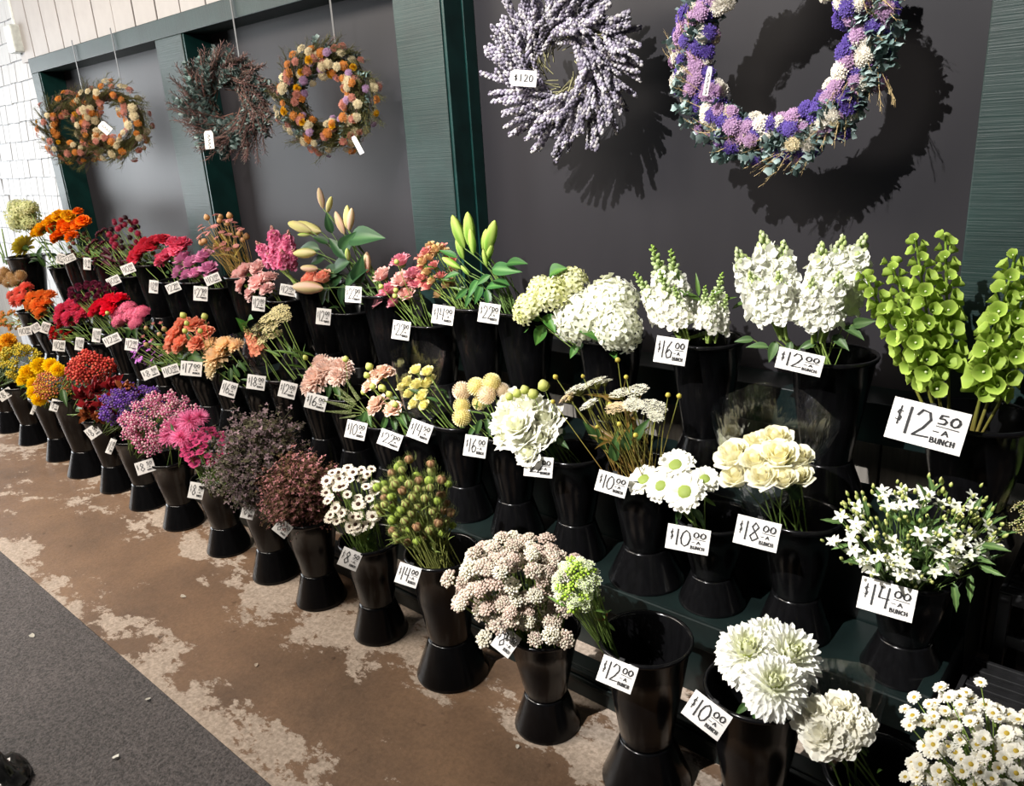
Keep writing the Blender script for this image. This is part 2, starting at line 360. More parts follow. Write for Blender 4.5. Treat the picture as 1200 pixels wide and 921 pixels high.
@cached
def h_berries(cols, n=18, seed=11, br=.17):
    rng = random.Random(seed); g = G()
    for i in range(n):
        t = math.sqrt((i + .5) / n); a = i * GA; p = Vector((t * .9 * math.cos(a), t * .9 * math.sin(a), .5 * (1 - t * t) + rng.uniform(-.1, .1)))
        ico(g, p, br * rng.uniform(.85, 1.1), 1, rng.choice(cols), 1.15); tube(g, [p, p * .4 + Vector((0, 0, -.5))], .025, .03, 3, GREEN)
    return g.mesh('berry_cluster', PETAL)
@cached
def h_haze(cst, cols, tips=70, seed=12, tip=.03):
    """wiry branching spray with tiny florets; unit height, grows from the origin along +Z"""
    rng = random.Random(seed); g = G()
    for k in range(tips):
        a = rng.uniform(0, 6.283); t0 = rng.uniform(.25, .8); r = rng.uniform(.08, .46) * (.5 + t0 * .6); z = min(1.05, t0 + rng.uniform(.12, .35))
        p0 = Vector((0, 0, t0)); p1 = Vector((r * .55 * math.cos(a), r * .55 * math.sin(a), lerp(t0, z, .45))); p2 = Vector((r * math.cos(a), r * math.sin(a), z))
        tube(g, [p0, p1, p2], .006, .003, 3, cst)
        for q in range(3):
            p = p2.lerp(p1, q * .22) + Vector([rng.uniform(-.03, .03) for _ in '123']); c = rng.choice(cols)
            M = Matrix.Translation(p) @ Matrix.Rotation(rng.uniform(0, 6), 4, 'Z') @ Matrix.Rotation(rng.uniform(-1, 1), 4, 'X')
            floret(g, M, tip * rng.uniform(.7, 1.2), c, c, 3, rng, .55)
    tube(g, [(0, 0, 0), (.01, .01, .5), (0, 0, .9)], .012, .005, 4, cst)
    return g.mesh('haze_spray', DRIED)
@cached
def h_feather(cst, cl, n=26, seed=13, L=.34, W=.035):
    rng = random.Random(seed); g = G(); tube(g, [(0, 0, 0), (.02, 0, .5), (0, .02, 1)], .014, .006, 4, cst)
    for i in range(n):
        t = .25 + .75 * i / n; az = i * GA
        petal(g, pm(Vector((0, 0, t)), az, math.radians(rng.uniform(15, 60))), L * rng.uniform(.6, 1.1), W, cl, mixc(cl, cst, .3), .2, .2, 0, 2, 2, True, rng)
    return g.mesh('feathery_sprig', LEAF)
@cached
def h_stock(c0, c1, cb, seed=14, n=36, fr=.125, green=.12):
    """dense flower spike along +Z, unit length: open ruffled florets low, buds at the tip"""
    rng = random.Random(seed); g = G(); tube(g, [(0, 0, 0), (0, 0, 1)], .022, .010, 5, PALEG)
    for i in range(n):
        t = i / (n - 1); z = lerp(.34, .84, t); rad = lerp(.135, .06, t); a = i * GA
        d = Vector((math.cos(a), math.sin(a), .35)); p = Vector((rad * math.cos(a), rad * math.sin(a), z))
        M = Matrix.Translation(p) @ d.to_track_quat('Z', 'Y').to_matrix().to_4x4()
        for q in range(2):
            for s in range(5): petal(g, M @ pm(Vector((0, 0, -.03 * q)), s * 1.2566 + q * .6, math.radians(rng.uniform(-5, 60))), fr * lerp(1, .7, t) * rng.uniform(.75, 1.1), fr * .40, mixc(c0, c1, .3), mixc(c0, c1, rng.random()), .2, -.1, .16, 2, 2, False, rng)
    for i in range(14):
        t = i / 13; a = i * GA; z = lerp(.82, 1.0, t); r = lerp(.075, .01, t)
        ico(g, (r * math.cos(a), r * math.sin(a), z), lerp(.030, .018, t), 1, mixc(cb, c0, rng.uniform(0, .5)), 1.4)
    return g.mesh('stock_spike', PETAL)
@cached
def h_snap(c0, c1, cb, seed=15, gfrac=.5):
    rng = random.Random(seed); g = G(); tube(g, [(0, 0, 0), (0, 0, 1)], .022, .008, 5, PALEG); n = 40
    for i in range(n):
        t = i / (n - 1); z = lerp(.30, 1.0, t); a = i * GA; k = max(0, (t - gfrac) / (1 - gfrac)); s = lerp(.105, .022, t ** .9)
        d = Vector((math.cos(a), math.sin(a), lerp(.15, .8, t))).normalized(); p = Vector((math.cos(a), math.sin(a), 0)) * lerp(.10, .015, t) + Vector((0, 0, z))
        col = mixc(mixc(c0, c1, rng.random()), cb, k)
        ico(g, p, s * .62, 1, mixc(col, cb, .25), 1.5, .1, rng, d.to_track_quat('Z', 'Y').to_matrix())
        if k < .3:
            M = Matrix.Translation(p + d * s * .5) @ d.to_track_quat('Z', 'Y').to_matrix().to_4x4()
            for q in range(5): petal(g, M @ pm(Vector((0, 0, 0)), q * 1.2566, math.radians(rng.uniform(15, 55))), s * 1.05, s * .5, col, c0, .3, -.25, .1, 2, 2, False, rng)
    return g.mesh('snapdragon_spike', PETAL)
@cached
def h_bell(seed=16):
    rng = random.Random(seed); g = G(); c0 = sr(104, 136, 34); c1 = sr(176, 200, 92); n = 14; vs_ = []; fs = []; cs = []
    prof = [(.06, 0), (.34, .2), (.60, .6), (.82, 1.0), (1.0, 1.22)]
    for k, (r, z) in enumerate(prof):
        for i in range(n): a = 2 * math.pi * i / n; w_ = (1 + .05 * math.cos(a * 5)) if k > 2 else 1; vs_.append((r * w_ * math.cos(a), r * w_ * math.sin(a), z + (.06 * math.cos(a * 5) if k == 4 else 0))); cs.append(mixc(c0, c1, k / 4))
    for k in range(len(prof) - 1):
        for i in range(n): j = (i + 1) % n; fs.append((k * n + i, k * n + j, (k + 1) * n + j, (k + 1) * n + i))
    g.add(vs_, fs, cs); ico(g, (0, 0, .3), .16, 1, sr(225, 230, 190), 1.2); return g.mesh('bell', PETAL)
@cached
def h_bud(c0, c1, c2, seed=17, fat=.17):
    """lily bud: six-ribbed spindle along +Z, unit length"""
    rng = random.Random(seed); g = G(); n = 12; prof = [(.05, 0), (.6, .12), (.95, .35), (1.0, .55), (.75, .80), (.35, .95), (.05, 1.0)]; vs_ = []; fs = []; cs = []
    for k, (r, z) in enumerate(prof):
        for i in range(n): a = 2 * math.pi * i / n; rr = r * fat * (1.0 if i % 2 else .84); vs_.append((rr * math.cos(a), rr * math.sin(a), z)); cs.append(mixc(c1 if i % 4 < 2 else c2, c0, max(0, z - .4) * 1.1))
    for k in range(len(prof) - 1):
        for i in range(n): j = (i + 1) % n; fs.append((k * n + i, k * n + j, (k + 1) * n + j, (k + 1) * n + i))
    g.add(vs_, fs, cs); return g.mesh('lily_bud', PETAL)
@cached
def h_leaf(c0, c1, W=.16, wavy=0.0, seed=18, fold=.5, droop=-.25):
    """leaf along +Y, unit length"""
    rng = random.Random(seed); g = G(); nl = 7; vs_ = []; fs = []; cs = []
    for i in range(nl + 1):
        t = i / nl; wd = W * math.sin(math.pi * (t ** .72 * .97 + .03)); wv = wavy * (1 if i % 2 else -1)
        for j, s in enumerate((-1, -.5, 0, .5, 1)):
            vs_.append((s * wd * (1 + wv), t, abs(s) * wd * fold + droop * t * t + wv * abs(s) * W * .6)); cs.append(mixc(c0, c1, .75 if s == 0 else .25 * abs(s)))
    for i in range(nl):
        for j in range(4): a = i * 5 + j; fs.append((a, a + 1, a + 6, a + 5))
    g.add(vs_, fs, cs); return g.mesh('leaf', LEAF)
@cached
def h_star(seed=19):
    rng = random.Random(seed); g = G(); wh = sr(245, 245, 238)
    for i in range(5): petal(g, pm(Vector((0, 0, 0)), i * 1.2566, math.radians(12)), 1.0, .24, sr(235, 238, 210), wh, .3, -.12, 0, 3, 2, True, rng)
    ico(g, (0, 0, .06), .1, 1, sr(220, 215, 150)); tube(g, [(0, 0, 0), (0, 0, -1.1)], .06, .05, 4, PALEG); return g.mesh('star_flower', PETAL)
@cached
def h_greenbud(c=None, tip=None):
    g = G(); c = c or sr(168, 180, 84); tip = tip or sr(214, 214, 130)
    lathe(g, [(.05, -.8), (.5, -.6), (.85, -.1), (.7, .4), (.3, .8), (.05, .95)], 7, c)
    g.c = [mixc(c, tip, max(0, min(1, (v[2] + .2)))) for v in g.v]
    return g.mesh('round_bud', PETAL)
@cached
def h_veronica(seed=20):
    rng = random.Random(seed); g = G(); tube(g, [(0, 0, 0), (.03, 0, .5), (0, 0, 1)], .02, .008, 5, sr(120, 135, 78))
    for i in range(90):
        t = i / 89; a = i * GA; r = lerp(.05, .008, t ** 1.6); ico(g, (r * math.cos(a) + .05 * t * (1 - t), r * math.sin(a), lerp(.28, 1, t)), lerp(.022, .009, t), 1, rng.choice([sr(150, 160, 105), sr(118, 136, 76), sr(176, 184, 138)]), 1.2)
    return g.mesh('veronica_spike', PETAL)
@cached
def stem_mesh(c0, c1, bend=.0, seed=0):
    """unit-length, unit-radius stem along +Z"""
    g = G(); vs_ = []; fs = []; cs = []; n = 5
    for k, (z, bx) in enumerate(((0, 0), (.3, bend), (.65, bend), (1, 0))):
        for i in range(n): a = 2 * math.pi * i / n; r = lerp(1, .75, z); vs_.append((bx + r * math.cos(a), r * math.sin(a), z)); cs.append(mixc(c0, c1, z))
    for k in range(3):
        for i in range(n): j = (i + 1) % n; fs.append((k * n + i, k * n + j, (k + 1) * n + j, (k + 1) * n + i))
    g.add(vs_, fs, cs); return g.mesh('stem', LEAF)

# ------------------------------------------------------------------ measured placement (metres)
BUCKETS=[
 {'k':'F0','x':-5.98,'y':1.4,'z':0.0,'H':0.38,'t':'s','d':'golden yellow mums at the left edge of the photo'},
 {'k':'F1','x':-5.62,'y':1.4,'z':0.0,'H':0.4,'t':'s','d':'yellow-green button flowers'},
 {'k':'F2','x':-5.24,'y':1.4,'z':0.0,'H':0.365,'t':'s','d':'bright yellow chrysanthemums'},
 {'k':'F3','x':-4.79,'y':1.4,'z':0.0,'H':0.38,'t':'s','d':'coral red berries'},
 {'k':'F4','x':-4.42,'y':1.4,'z':0.0,'H':0.44,'t':'t','d':'dark red pointed protea'},
 {'k':'F5','x':-4.05,'y':1.4,'z':0.0,'H':0.395,'t':'s','d':'purple statice'},
 {'k':'F6','x':-3.71,'y':1.4,'z':0.0,'H':0.355,'t':'s','d':'pink clustered phlox'},
 {'k':'F7','x':-3.36,'y':1.4,'z':0.0,'H':0.325,'t':'s','d':'pink spider mums'},
 {'k':'F8','x':-2.96,'y':1.4,'z':0.0,'H':0.335,'t':'s','d':'hot pink button mums and grey statice'},
 {'k':'F9','x':-2.6,'y':1.4,'z':0.0,'H':0.365,'t':'s','d':'dusky purple sea lavender'},
 {'k':'F10','x':-2.3,'y':1.4,'z':0.0,'H':0.35,'t':'s','d':'rusty pink sea lavender'},
 {'k':'F11','x':-1.955,'y':1.4,'z':0.0,'H':0.36,'t':'s','d':'white button daisies with brown centres'},
 {'k':'F12','x':-1.6,'y':1.4,'z':0.0,'H':0.43,'t':'t','d':'bristly green nigella pods'},
 {'k':'F13','x':-1.215,'y':1.4,'z':0.0,'H':0.32,'t':'s','d':'pale pink yarrow'},
 {'k':'F14','x':-0.885,'y':1.4,'z':0.0,'H':0.425,'t':'t','d':'one small white and green bunch'},
 {'k':'F15','x':-0.6,'y':1.4,'z':0.0,'H':0.42,'t':'t','d':'large white chrysanthemums'},
 {'k':'F16','x':-0.33,'y':1.4,'z':0.0,'H':0.34,'t':'t','d':'sleeved white carnations'},
 {'k':'F17','x':-0.085,'y':1.4,'z':0.0,'H':0.4,'t':'t','d':'tiny white daisies'},
 {'k':'M0','x':-5.84,'y':1.81,'z':0.3,'H':0.27,'t':'s','d':'peach alstroemeria'},
 {'k':'M1','x':-5.62,'y':1.81,'z':0.3,'H':0.31,'t':'s','d':'coral chrysanthemums'},
 {'k':'M2','x':-5.4,'y':1.81,'z':0.3,'H':0.335,'t':'s','d':'orange chrysanthemums'},
 {'k':'M3','x':-5.16,'y':1.81,'z':0.3,'H':0.27,'t':'s','d':'red alstroemeria'},
 {'k':'M4','x':-4.9,'y':1.81,'z':0.3,'H':0.29,'t':'s','d':'raspberry pink mums'},
 {'k':'M5','x':-4.66,'y':1.81,'z':0.3,'H':0.375,'t':'s','d':'dark burgundy mums'},
 {'k':'M6','x':-4.42,'y':1.81,'z':0.3,'H':0.38,'t':'s','d':'vivid red gerberas'},
 {'k':'M7','x':-4.18,'y':1.81,'z':0.3,'H':0.385,'t':'s','d':'pink domed dianthus'},
 {'k':'M8','x':-3.94,'y':1.81,'z':0.3,'H':0.27,'t':'s','d':'lilac stock'},
 {'k':'M9','x':-3.72,'y':1.81,'z':0.3,'H':0.29,'t':'s','d':'slender pink alstroemeria stems'},
 {'k':'M10','x':-3.5,'y':1.81,'z':0.3,'H':0.355,'t':'s','d':'coral carnations with yellow buds'},
 {'k':'M11','x':-3.2,'y':1.81,'z':0.3,'H':0.3,'t':'s','d':'peach dahlias'},
 {'k':'M12','x':-2.97,'y':1.81,'z':0.3,'H':0.365,'t':'s','d':'a coral gladiolus in a sleeve'},
 {'k':'M13','x':-2.74,'y':1.81,'z':0.3,'H':0.38,'t':'s','d':'cream lace umbels'},
 {'k':'M14','x':-2.53,'y':1.81,'z':0.3,'H':0.355,'t':'s','d':'blush chrysanthemums'},
 {'k':'M15','x':-2.3,'y':1.81,'z':0.3,'H':0.285,'t':'s','d':'trailing green veronica'},
 {'k':'M16','x':-2.1,'y':1.81,'z':0.3,'H':0.295,'t':'s','d':'blush carnations with green buds'},
 {'k':'M17','x':-1.9,'y':1.81,'z':0.3,'H':0.365,'t':'s','d':'wrapped pale yellow spray roses'},
 {'k':'M18','x':-1.66,'y':1.81,'z':0.3,'H':0.37,'t':'s','d':'pale yellow pompon balls'},
 {'k':'M19','x':-1.4,'y':1.81,'z':0.3,'H':0.355,'t':'s','d':'white lisianthus'},
 {'k':'M20','x':-1.14,'y':1.81,'z':0.3,'H':0.365,'t':'t','d':'wild white lace flowers'},
 {'k':'M21','x':-0.92,'y':1.81,'z':0.3,'H':0.27,'t':'s','d':'white scabiosa daisies'},
 {'k':'M22','x':-0.68,'y':1.81,'z':0.3,'H':0.345,'t':'s','d':'cream roses in a clear sleeve'},
 {'k':'M23','x':-0.41,'y':1.81,'z':0.3,'H':0.28,'t':'s','d':'white star flowers'},
 {'k':'A','x':-5.74,'y':2.065,'z':0.57,'H':0.455,'t':'t','d':'golden yellow marigolds'},
 {'k':'Bb','x':-5.5,'y':2.065,'z':0.57,'H':0.455,'t':'t','d':'orange marigolds'},
 {'k':'C','x':-5.24,'y':2.065,'z':0.57,'H':0.455,'t':'t','d':'rusty scabiosa pods'},
 {'k':'D','x':-4.88,'y':2.065,'z':0.57,'H':0.375,'t':'t','d':'dark maroon foliage'},
 {'k':'E','x':-4.65,'y':2.065,'z':0.57,'H':0.455,'t':'t','d':'crimson globe flowers'},
 {'k':'Ff','x':-4.35,'y':2.065,'z':0.57,'H':0.38,'t':'t','d':'crimson gerberas'},
 {'k':'G','x':-4.11,'y':2.065,'z':0.57,'H':0.395,'t':'t','d':'bright pink lisianthus'},
 {'k':'H','x':-3.86,'y':2.065,'z':0.57,'H':0.385,'t':'t','d':'lilac pink lisianthus'},
 {'k':'I','x':-3.62,'y':2.065,'z':0.57,'H':0.455,'t':'t','d':'pink straw-stemmed astrantia'},
 {'k':'J','x':-3.26,'y':2.065,'z':0.57,'H':0.37,'t':'t','d':'pale pink carnations'},
 {'k':'K','x':-3.0,'y':2.065,'z':0.57,'H':0.455,'t':'t','d':'magenta pink stock'},
 {'k':'L','x':-2.77,'y':2.065,'z':0.57,'H':0.36,'t':'t','d':'coral roses'},
 {'k':'M','x':-2.54,'y':2.065,'z':0.57,'H':0.455,'t':'t','d':'tall lilies with blushing buds'},
 {'k':'N','x':-2.26,'y':2.065,'z':0.57,'H':0.36,'t':'t','d':'rose pink lisianthus'},
 {'k':'O','x':-2.02,'y':2.065,'z':0.57,'H':0.45,'t':'t','d':'dusky pink alstroemeria'},
 {'k':'P','x':-1.79,'y':2.065,'z':0.57,'H':0.455,'t':'t','d':'green lily buds'},
 {'k':'Q','x':-1.43,'y':2.065,'z':0.57,'H':0.4,'t':'t','d':'white hydrangeas'},
 {'k':'R','x':-1.085,'y':2.065,'z':0.57,'H':0.43,'t':'t','d':'white snapdragons'},
 {'k':'S','x':-0.715,'y':2.065,'z':0.57,'H':0.43,'t':'t','d':'white stock'},
 {'k':'T','x':-0.36,'y':2.065,'z':0.57,'H':0.325,'t':'w','d':'bells of Ireland'},
 {'k':'Mz','x':-6.08,'y':1.81,'z':0.3,'H':0.36,'t':'s','d':'tan scabiosa balls'},
 {'k':'U','x':-6.02,'y':2.065,'z':0.57,'H':0.36,'t':'t','d':'a drooping yellow bloom'},
 {'k':'V','x':-6.46,'y':1.9649999999999999,'z':0.57,'H':0.42,'t':'w','d':'bare green stems'},
 {'k':'X','x':-0.15,'y':2.2,'z':0.442,'H':0.27,'t':'s','d':'cream berried sprigs at the right edge'},
]
BUNCHES=[
 {'b':'T','kind':'bells','name':'bells_of_ireland_bunch','label':'lime green bells of Ireland spikes fanning beside the white stock','cat':'flowers','segs':[[-0.4392,2.025,0.8998,-0.6206,1.975,1.2313],[-0.4323,2.045,0.895,-0.5911,2.065,1.2521],[-0.4211,2.025,0.9076,-0.524,2.005,1.3165],[-0.4097,2.025,0.9053,-0.4733,2.055,1.3177],[-0.4181,1.995,0.9129,-0.5285,1.925,1.1861]]},
 {'b':'T','kind':'bells','name':'bells_of_ireland_bunch','label':'lime green bells of Ireland spikes leaning right at the photo edge','cat':'flowers','segs':[[-0.3661,2.025,0.9091,-0.3237,2.025,1.2876],[-0.3551,2.025,0.9069,-0.284,2.045,1.2493],[-0.3563,1.995,0.9117,-0.3297,1.945,1.1619],[-0.3425,1.995,0.9143,-0.2619,1.965,1.1497]]},
 {'b':'S','kind':'stock','name':'white_stock_bunch','label':'left bunch of dense white stock spikes above green leaves','cat':'flowers','segs':[[-0.8434,2.025,1.0383,-0.9602,1.985,1.2764],[-0.8386,2.025,1.0389,-0.9081,2.025,1.3182],[-0.8315,2.025,1.0398,-0.857,2.045,1.2926],[-0.8305,1.995,1.0396,-0.8985,1.935,1.2287],[-0.8142,1.995,1.0416,-0.8249,1.945,1.2316]],'leaves':[[-0.868,2.005,1.011,-0.917,1.975,1.022],[-0.848,2.005,1.031,-0.853,1.975,0.979],[-0.912,2.005,1.027,-0.953,1.975,1.029],[-0.807,2.005,1.035,-0.801,1.975,0.997]]},
 {'b':'S','kind':'stock','name':'white_stock_bunch','label':'right bunch of white stock spikes with looser green tips','cat':'flowers','segs':[[-0.7504,2.025,1.0378,-0.7409,2.005,1.2982],[-0.7392,2.025,1.0392,-0.7034,2.045,1.3112],[-0.7281,2.025,1.0406,-0.6532,2.055,1.3137],[-0.7456,1.995,1.0408,-0.7368,1.945,1.2223],[-0.7236,1.995,1.0435,-0.6727,1.955,1.2396]],'leaves':[[-0.674,2.005,1.089,-0.613,1.975,1.083],[-0.697,2.005,1.065,-0.649,1.975,1.046],[-0.74,2.005,1.042,-0.778,1.975,1.025],[-0.651,2.005,1.099,-0.598,1.975,1.12]]},
 {'b':'R','kind':'snap','name':'snapdragon_bunch','label':'taller white snapdragon bunch with pale green bud tips','cat':'flowers','segs':[[-1.1425,2.025,0.9948,-1.2283,1.995,1.273],[-1.134,2.025,0.9958,-1.1837,2.025,1.2584],[-1.1511,2.025,0.9937,-1.2749,1.975,1.1935],[-1.1144,2.005,1.0028,-1.1666,1.935,1.2119],[-1.1033,1.995,1.0065,-1.1257,1.945,1.1717]]},
 {'b':'R','kind':'snap','name':'snapdragon_bunch','label':'short green-budded snapdragon bunch beside the $16 card','cat':'flowers','segs':[[-1.0534,2.025,0.9954,-1.0209,2.025,1.2016],[-1.0538,2.005,1.0,-1.0463,1.975,1.1724],[-1.027,2.005,1.0034,-0.984,1.985,1.1516],[-1.038,1.985,1.0067,-1.0046,1.945,1.1691]]},
 {'b':'Q','kind':'hydrangea_white','name':'hydrangea_bunch','label':'bunch of three large white hydrangea heads','cat':'flowers','pts':[[-1.4831,1.995,1.0338,0.0877],[-1.3969,2.025,1.083,0.086],[-1.3156,1.945,1.0269,0.0699]],'leaves':[[-1.463,2.005,0.931,-1.465,1.975,0.871],[-1.396,2.005,0.972,-1.35,1.975,0.922],[-1.516,2.005,0.933,-1.535,1.975,0.898]]},
 {'b':'Q','kind':'hydrangea_lime','name':'hydrangea_bunch','label':'lime and cream hydrangea heads left of the white hydrangeas','cat':'flowers','pts':[[-1.5811,1.965,1.1062,0.0608],[-1.5561,2.025,1.1338,0.0556],[-1.6861,1.965,1.0484,0.0571],[-1.6835,2.025,1.1071,0.0432]],'leaves':[[-1.662,2.005,0.988,-1.675,1.975,0.92],[-1.72,2.005,0.987,-1.767,1.975,0.951],[-1.647,2.005,1.023,-1.589,1.975,0.985],[-1.624,2.005,1.158,-1.549,1.975,1.2],[-1.672,2.005,1.003,-1.709,1.975,1.024]]},
 {'b':'P','kind':'lily_green','name':'lily_bunch','label':'green lily buds on glossy leafy stems by the dark post','cat':'flowers','segs':[[-1.994,2.025,1.2007,-1.9985,2.025,1.3567],[-2.0155,2.025,1.1996,-2.0772,2.025,1.3436],[-1.9632,2.005,1.1901,-1.9725,2.005,1.3004],[-1.9321,2.025,1.1887,-1.8702,2.025,1.3297],[-1.939,2.025,1.2034,-1.9132,2.025,1.2996],[-1.9253,2.025,1.174,-1.8889,2.025,1.2563],[-2.0319,2.025,1.1679,-2.0646,2.025,1.265],[-1.8908,1.995,1.1567,-1.8984,1.985,1.2349],[-2.0045,1.995,1.1496,-2.097,1.975,1.1968],[-1.9668,1.985,1.1323,-2.0035,1.975,1.1743]],'leaves':[[-1.879,2.005,1.165,-1.749,1.975,1.177],[-1.811,2.005,1.186,-1.711,1.975,1.214],[-1.945,2.005,1.123,-1.999,1.975,1.058],[-2.051,2.005,1.195,-2.107,1.975,1.233],[-2.047,2.005,1.138,-2.105,1.975,1.129],[-1.911,2.005,1.098,-1.805,1.975,1.131],[-1.936,2.005,1.107,-1.952,1.975,1.036],[-1.914,2.005,1.089,-1.876,1.975,1.032],[-2.01,2.005,1.084,-2.052,1.975,1.045],[-1.882,2.005,1.121,-1.783,1.975,1.142],[-1.891,2.005,1.142,-1.945,1.975,1.11],[-1.988,2.005,1.071,-2.008,1.975,1.02]]},
 {'b':'O','kind':'alstro_pink','name':'alstroemeria_bunch','label':'dusky pink alstroemeria tucked behind the green lilies','cat':'flowers','c':[-2.1833,2.025,1.1432],'a':0.0707,'h':0.0996,'dk':0.8,'n':24},
 {'b':'N','kind':'lisi_pink','name':'lisianthus_bunch','label':'rose pink lisianthus cluster with small green buds','cat':'flowers','pts':[[-2.371,2.005,1.1015,0.0435],[-2.5188,2.025,1.1056,0.038],[-2.3932,2.025,1.1708,0.0368],[-2.5123,2.005,1.0047,0.0451],[-2.3201,2.025,1.125,0.0331],[-2.4151,1.985,1.0647,0.0371],[-2.3494,2.005,1.0458,0.0368],[-2.4355,1.975,1.0581,0.0304],[-2.3061,2.025,1.0859,0.0299],[-2.4259,1.995,1.0071,0.0306]],'green':[[-2.29,1.905,1.075,0.0129],[-2.399,1.925,1.077,0.0132],[-2.299,1.905,1.052,0.0129],[-2.316,1.945,1.174,0.0129]]},
 {'b':'M','kind':'lily_blush','name':'lily_bunch','label':'tall leafy lilies with cream and blush buds','cat':'flowers','segs':[[-2.851,2.025,1.3522,-2.8621,2.025,1.4363],[-2.83,2.025,1.3384,-2.7865,2.025,1.4016],[-2.712,2.015,1.251,-2.7511,2.015,1.3406],[-2.7038,2.025,1.271,-2.685,2.025,1.3645],[-2.6938,2.025,1.2643,-2.6589,2.025,1.3545],[-2.9093,1.995,1.2616,-3.0366,1.975,1.2969],[-2.9244,1.995,1.2502,-2.9687,1.965,1.2526],[-2.878,2.025,1.2587,-3.031,2.005,1.2899],[-2.8777,1.985,1.1772,-2.9998,1.955,1.1721],[-2.8669,1.975,1.1099,-2.9636,1.955,1.1109],[-2.6567,1.975,1.1541,-2.6256,1.955,1.2071],[-2.6085,2.025,1.0927,-2.5922,2.025,1.1813],[-2.7995,1.945,1.0354,-2.9598,1.905,1.0377]],'leaves':[[-2.887,2.005,1.186,-3.026,1.975,1.204],[-2.707,2.005,1.157,-2.775,1.975,1.251],[-2.664,2.005,1.24,-2.463,1.975,1.277],[-2.686,2.005,1.146,-2.832,1.975,1.103],[-2.784,2.005,1.26,-2.773,1.975,1.342],[-2.741,2.005,1.029,-2.596,1.975,1.137],[-2.753,2.005,1.101,-2.895,1.975,1.097],[-2.738,2.005,1.186,-2.621,1.975,1.261],[-2.869,2.005,1.042,-2.909,1.975,0.945],[-2.66,2.005,1.058,-2.574,1.975,1.165],[-2.858,2.005,1.149,-2.954,1.975,1.135],[-2.75,2.005,1.081,-2.855,1.975,1.031],[-2.752,2.005,1.046,-2.754,1.975,0.965],[-2.821,2.005,1.215,-2.886,1.975,1.256]]},
 {'b':'L','kind':'rose_coral','name':'rose_bunch','label':'two coral roses tucked below the blush lilies','cat':'flowers','pts':[[-2.9388,1.965,1.0624,0.0483],[-2.8343,1.965,1.0843,0.04]]},
 {'b':'K','kind':'stock_pink','name':'stock_bunch','label':'magenta pink stock mass beside the pale carnations','cat':'flowers','segs':[[-3.2403,2.025,1.0673,-3.3533,1.985,1.2063],[-3.2189,2.025,1.0686,-3.2685,2.025,1.2741],[-3.1976,2.025,1.07,-3.1658,2.045,1.2552],[-3.1644,1.985,1.0708,-3.2144,1.945,1.1671],[-3.1611,2.005,1.0677,-3.063,1.995,1.1821],[-3.1504,1.985,1.0717,-3.0856,1.945,1.1882]]},
 {'b':'J','kind':'carn_palepink','name':'carnation_bunch','label':'pale pink carnations hanging over the bucket rim','cat':'flowers','pts':[[-3.5649,2.025,1.0512,0.0462],[-3.4332,2.025,1.0799,0.041],[-3.556,1.995,0.9935,0.0377],[-3.3872,1.985,1.0157,0.0487],[-3.358,2.025,1.0314,0.0366],[-3.446,1.965,0.9612,0.0328],[-3.609,2.005,1.0305,0.0338],[-3.3122,1.975,0.9905,0.0321]]},
 {'b':'I','kind':'astrantia','name':'astrantia_bunch','label':'airy pink astrantia on straw-coloured stems before the post','cat':'flowers','c':[-3.7126,2.025,1.2168],'a':0.136,'h':0.1062,'dk':0.8,'n':42},
 {'b':'H','kind':'lisi_lilac','name':'lisianthus_bunch','label':'lilac pink open lisianthus in the far top row','cat':'flowers','pts':[[-4.1154,2.025,1.0722,0.0458],[-3.976,2.025,1.1019,0.0402],[-4.203,2.025,1.0906,0.0417],[-4.0208,1.995,1.0233,0.0406],[-3.8933,2.005,1.0562,0.0397],[-4.1194,1.995,1.0079,0.0366],[-3.9333,2.025,1.1218,0.0355],[-4.2328,2.005,1.0131,0.0326],[-3.8969,2.025,1.0262,0.0311]]},
 {'b':'G','kind':'gerb_pink','name':'lisianthus_bunch','label':'bright pink ruffled lisianthus behind the lilac ones','cat':'flowers','pts':[[-4.3392,2.025,1.0933,0.0473],[-4.2236,2.025,1.1358,0.0463],[-4.3884,2.005,1.0702,0.0428],[-4.1954,2.045,1.1617,0.0416],[-4.2598,2.025,1.1666,0.0372]]},
 {'b':'Ff','kind':'gerb_red','name':'gerbera_bunch','label':'flat crimson gerberas in a clear sleeve','cat':'flowers','pts':[[-4.6198,1.995,1.0939,0.0539],[-4.554,2.025,1.1217,0.0535],[-4.6869,1.985,1.0675,0.0445],[-4.5169,2.045,1.159,0.0436],[-4.4502,2.055,1.1696,0.0384],[-4.6518,2.045,1.1442,0.0395]]},
 {'b':'E','kind':'globe_crimson','name':'globe_amaranth_bunch','label':'crimson and black globe flowers against the grey panel','cat':'flowers','c':[-4.8371,2.025,1.1797],'a':0.0958,'h':0.1059,'dk':0.8,'n':34},
 {'b':'D','kind':'maroon','name':'foliage_bunch','label':'dark maroon feathery foliage in the top row','cat':'flowers','c':[-5.1854,2.025,1.0629],'a':0.1065,'h':0.1384,'dk':0.8,'n':26},
 {'b':'C','kind':'podsrust','name':'scabiosa_bunch','label':'rusty scabiosa pods over ferny green leaves','cat':'flowers','c':[-5.5188,2.025,1.0804],'a':0.0943,'h':0.0943,'dk':0.8,'n':16},
 {'b':'Bb','kind':'marigold_orange','name':'marigold_bunch','label':'vivid orange marigolds in the far top row','cat':'flowers','pts':[[-5.7928,1.995,1.1577,0.0455],[-5.971,2.025,1.2,0.0408],[-5.6692,2.025,1.2078,0.0505],[-5.5138,2.025,1.2335,0.044],[-5.4323,2.025,1.2568,0.038],[-5.8661,1.985,1.1396,0.0344],[-5.4805,2.025,1.3147,0.0272],[-5.5896,1.995,1.1588,0.0388],[-5.7585,2.025,1.2278,0.0453]]},
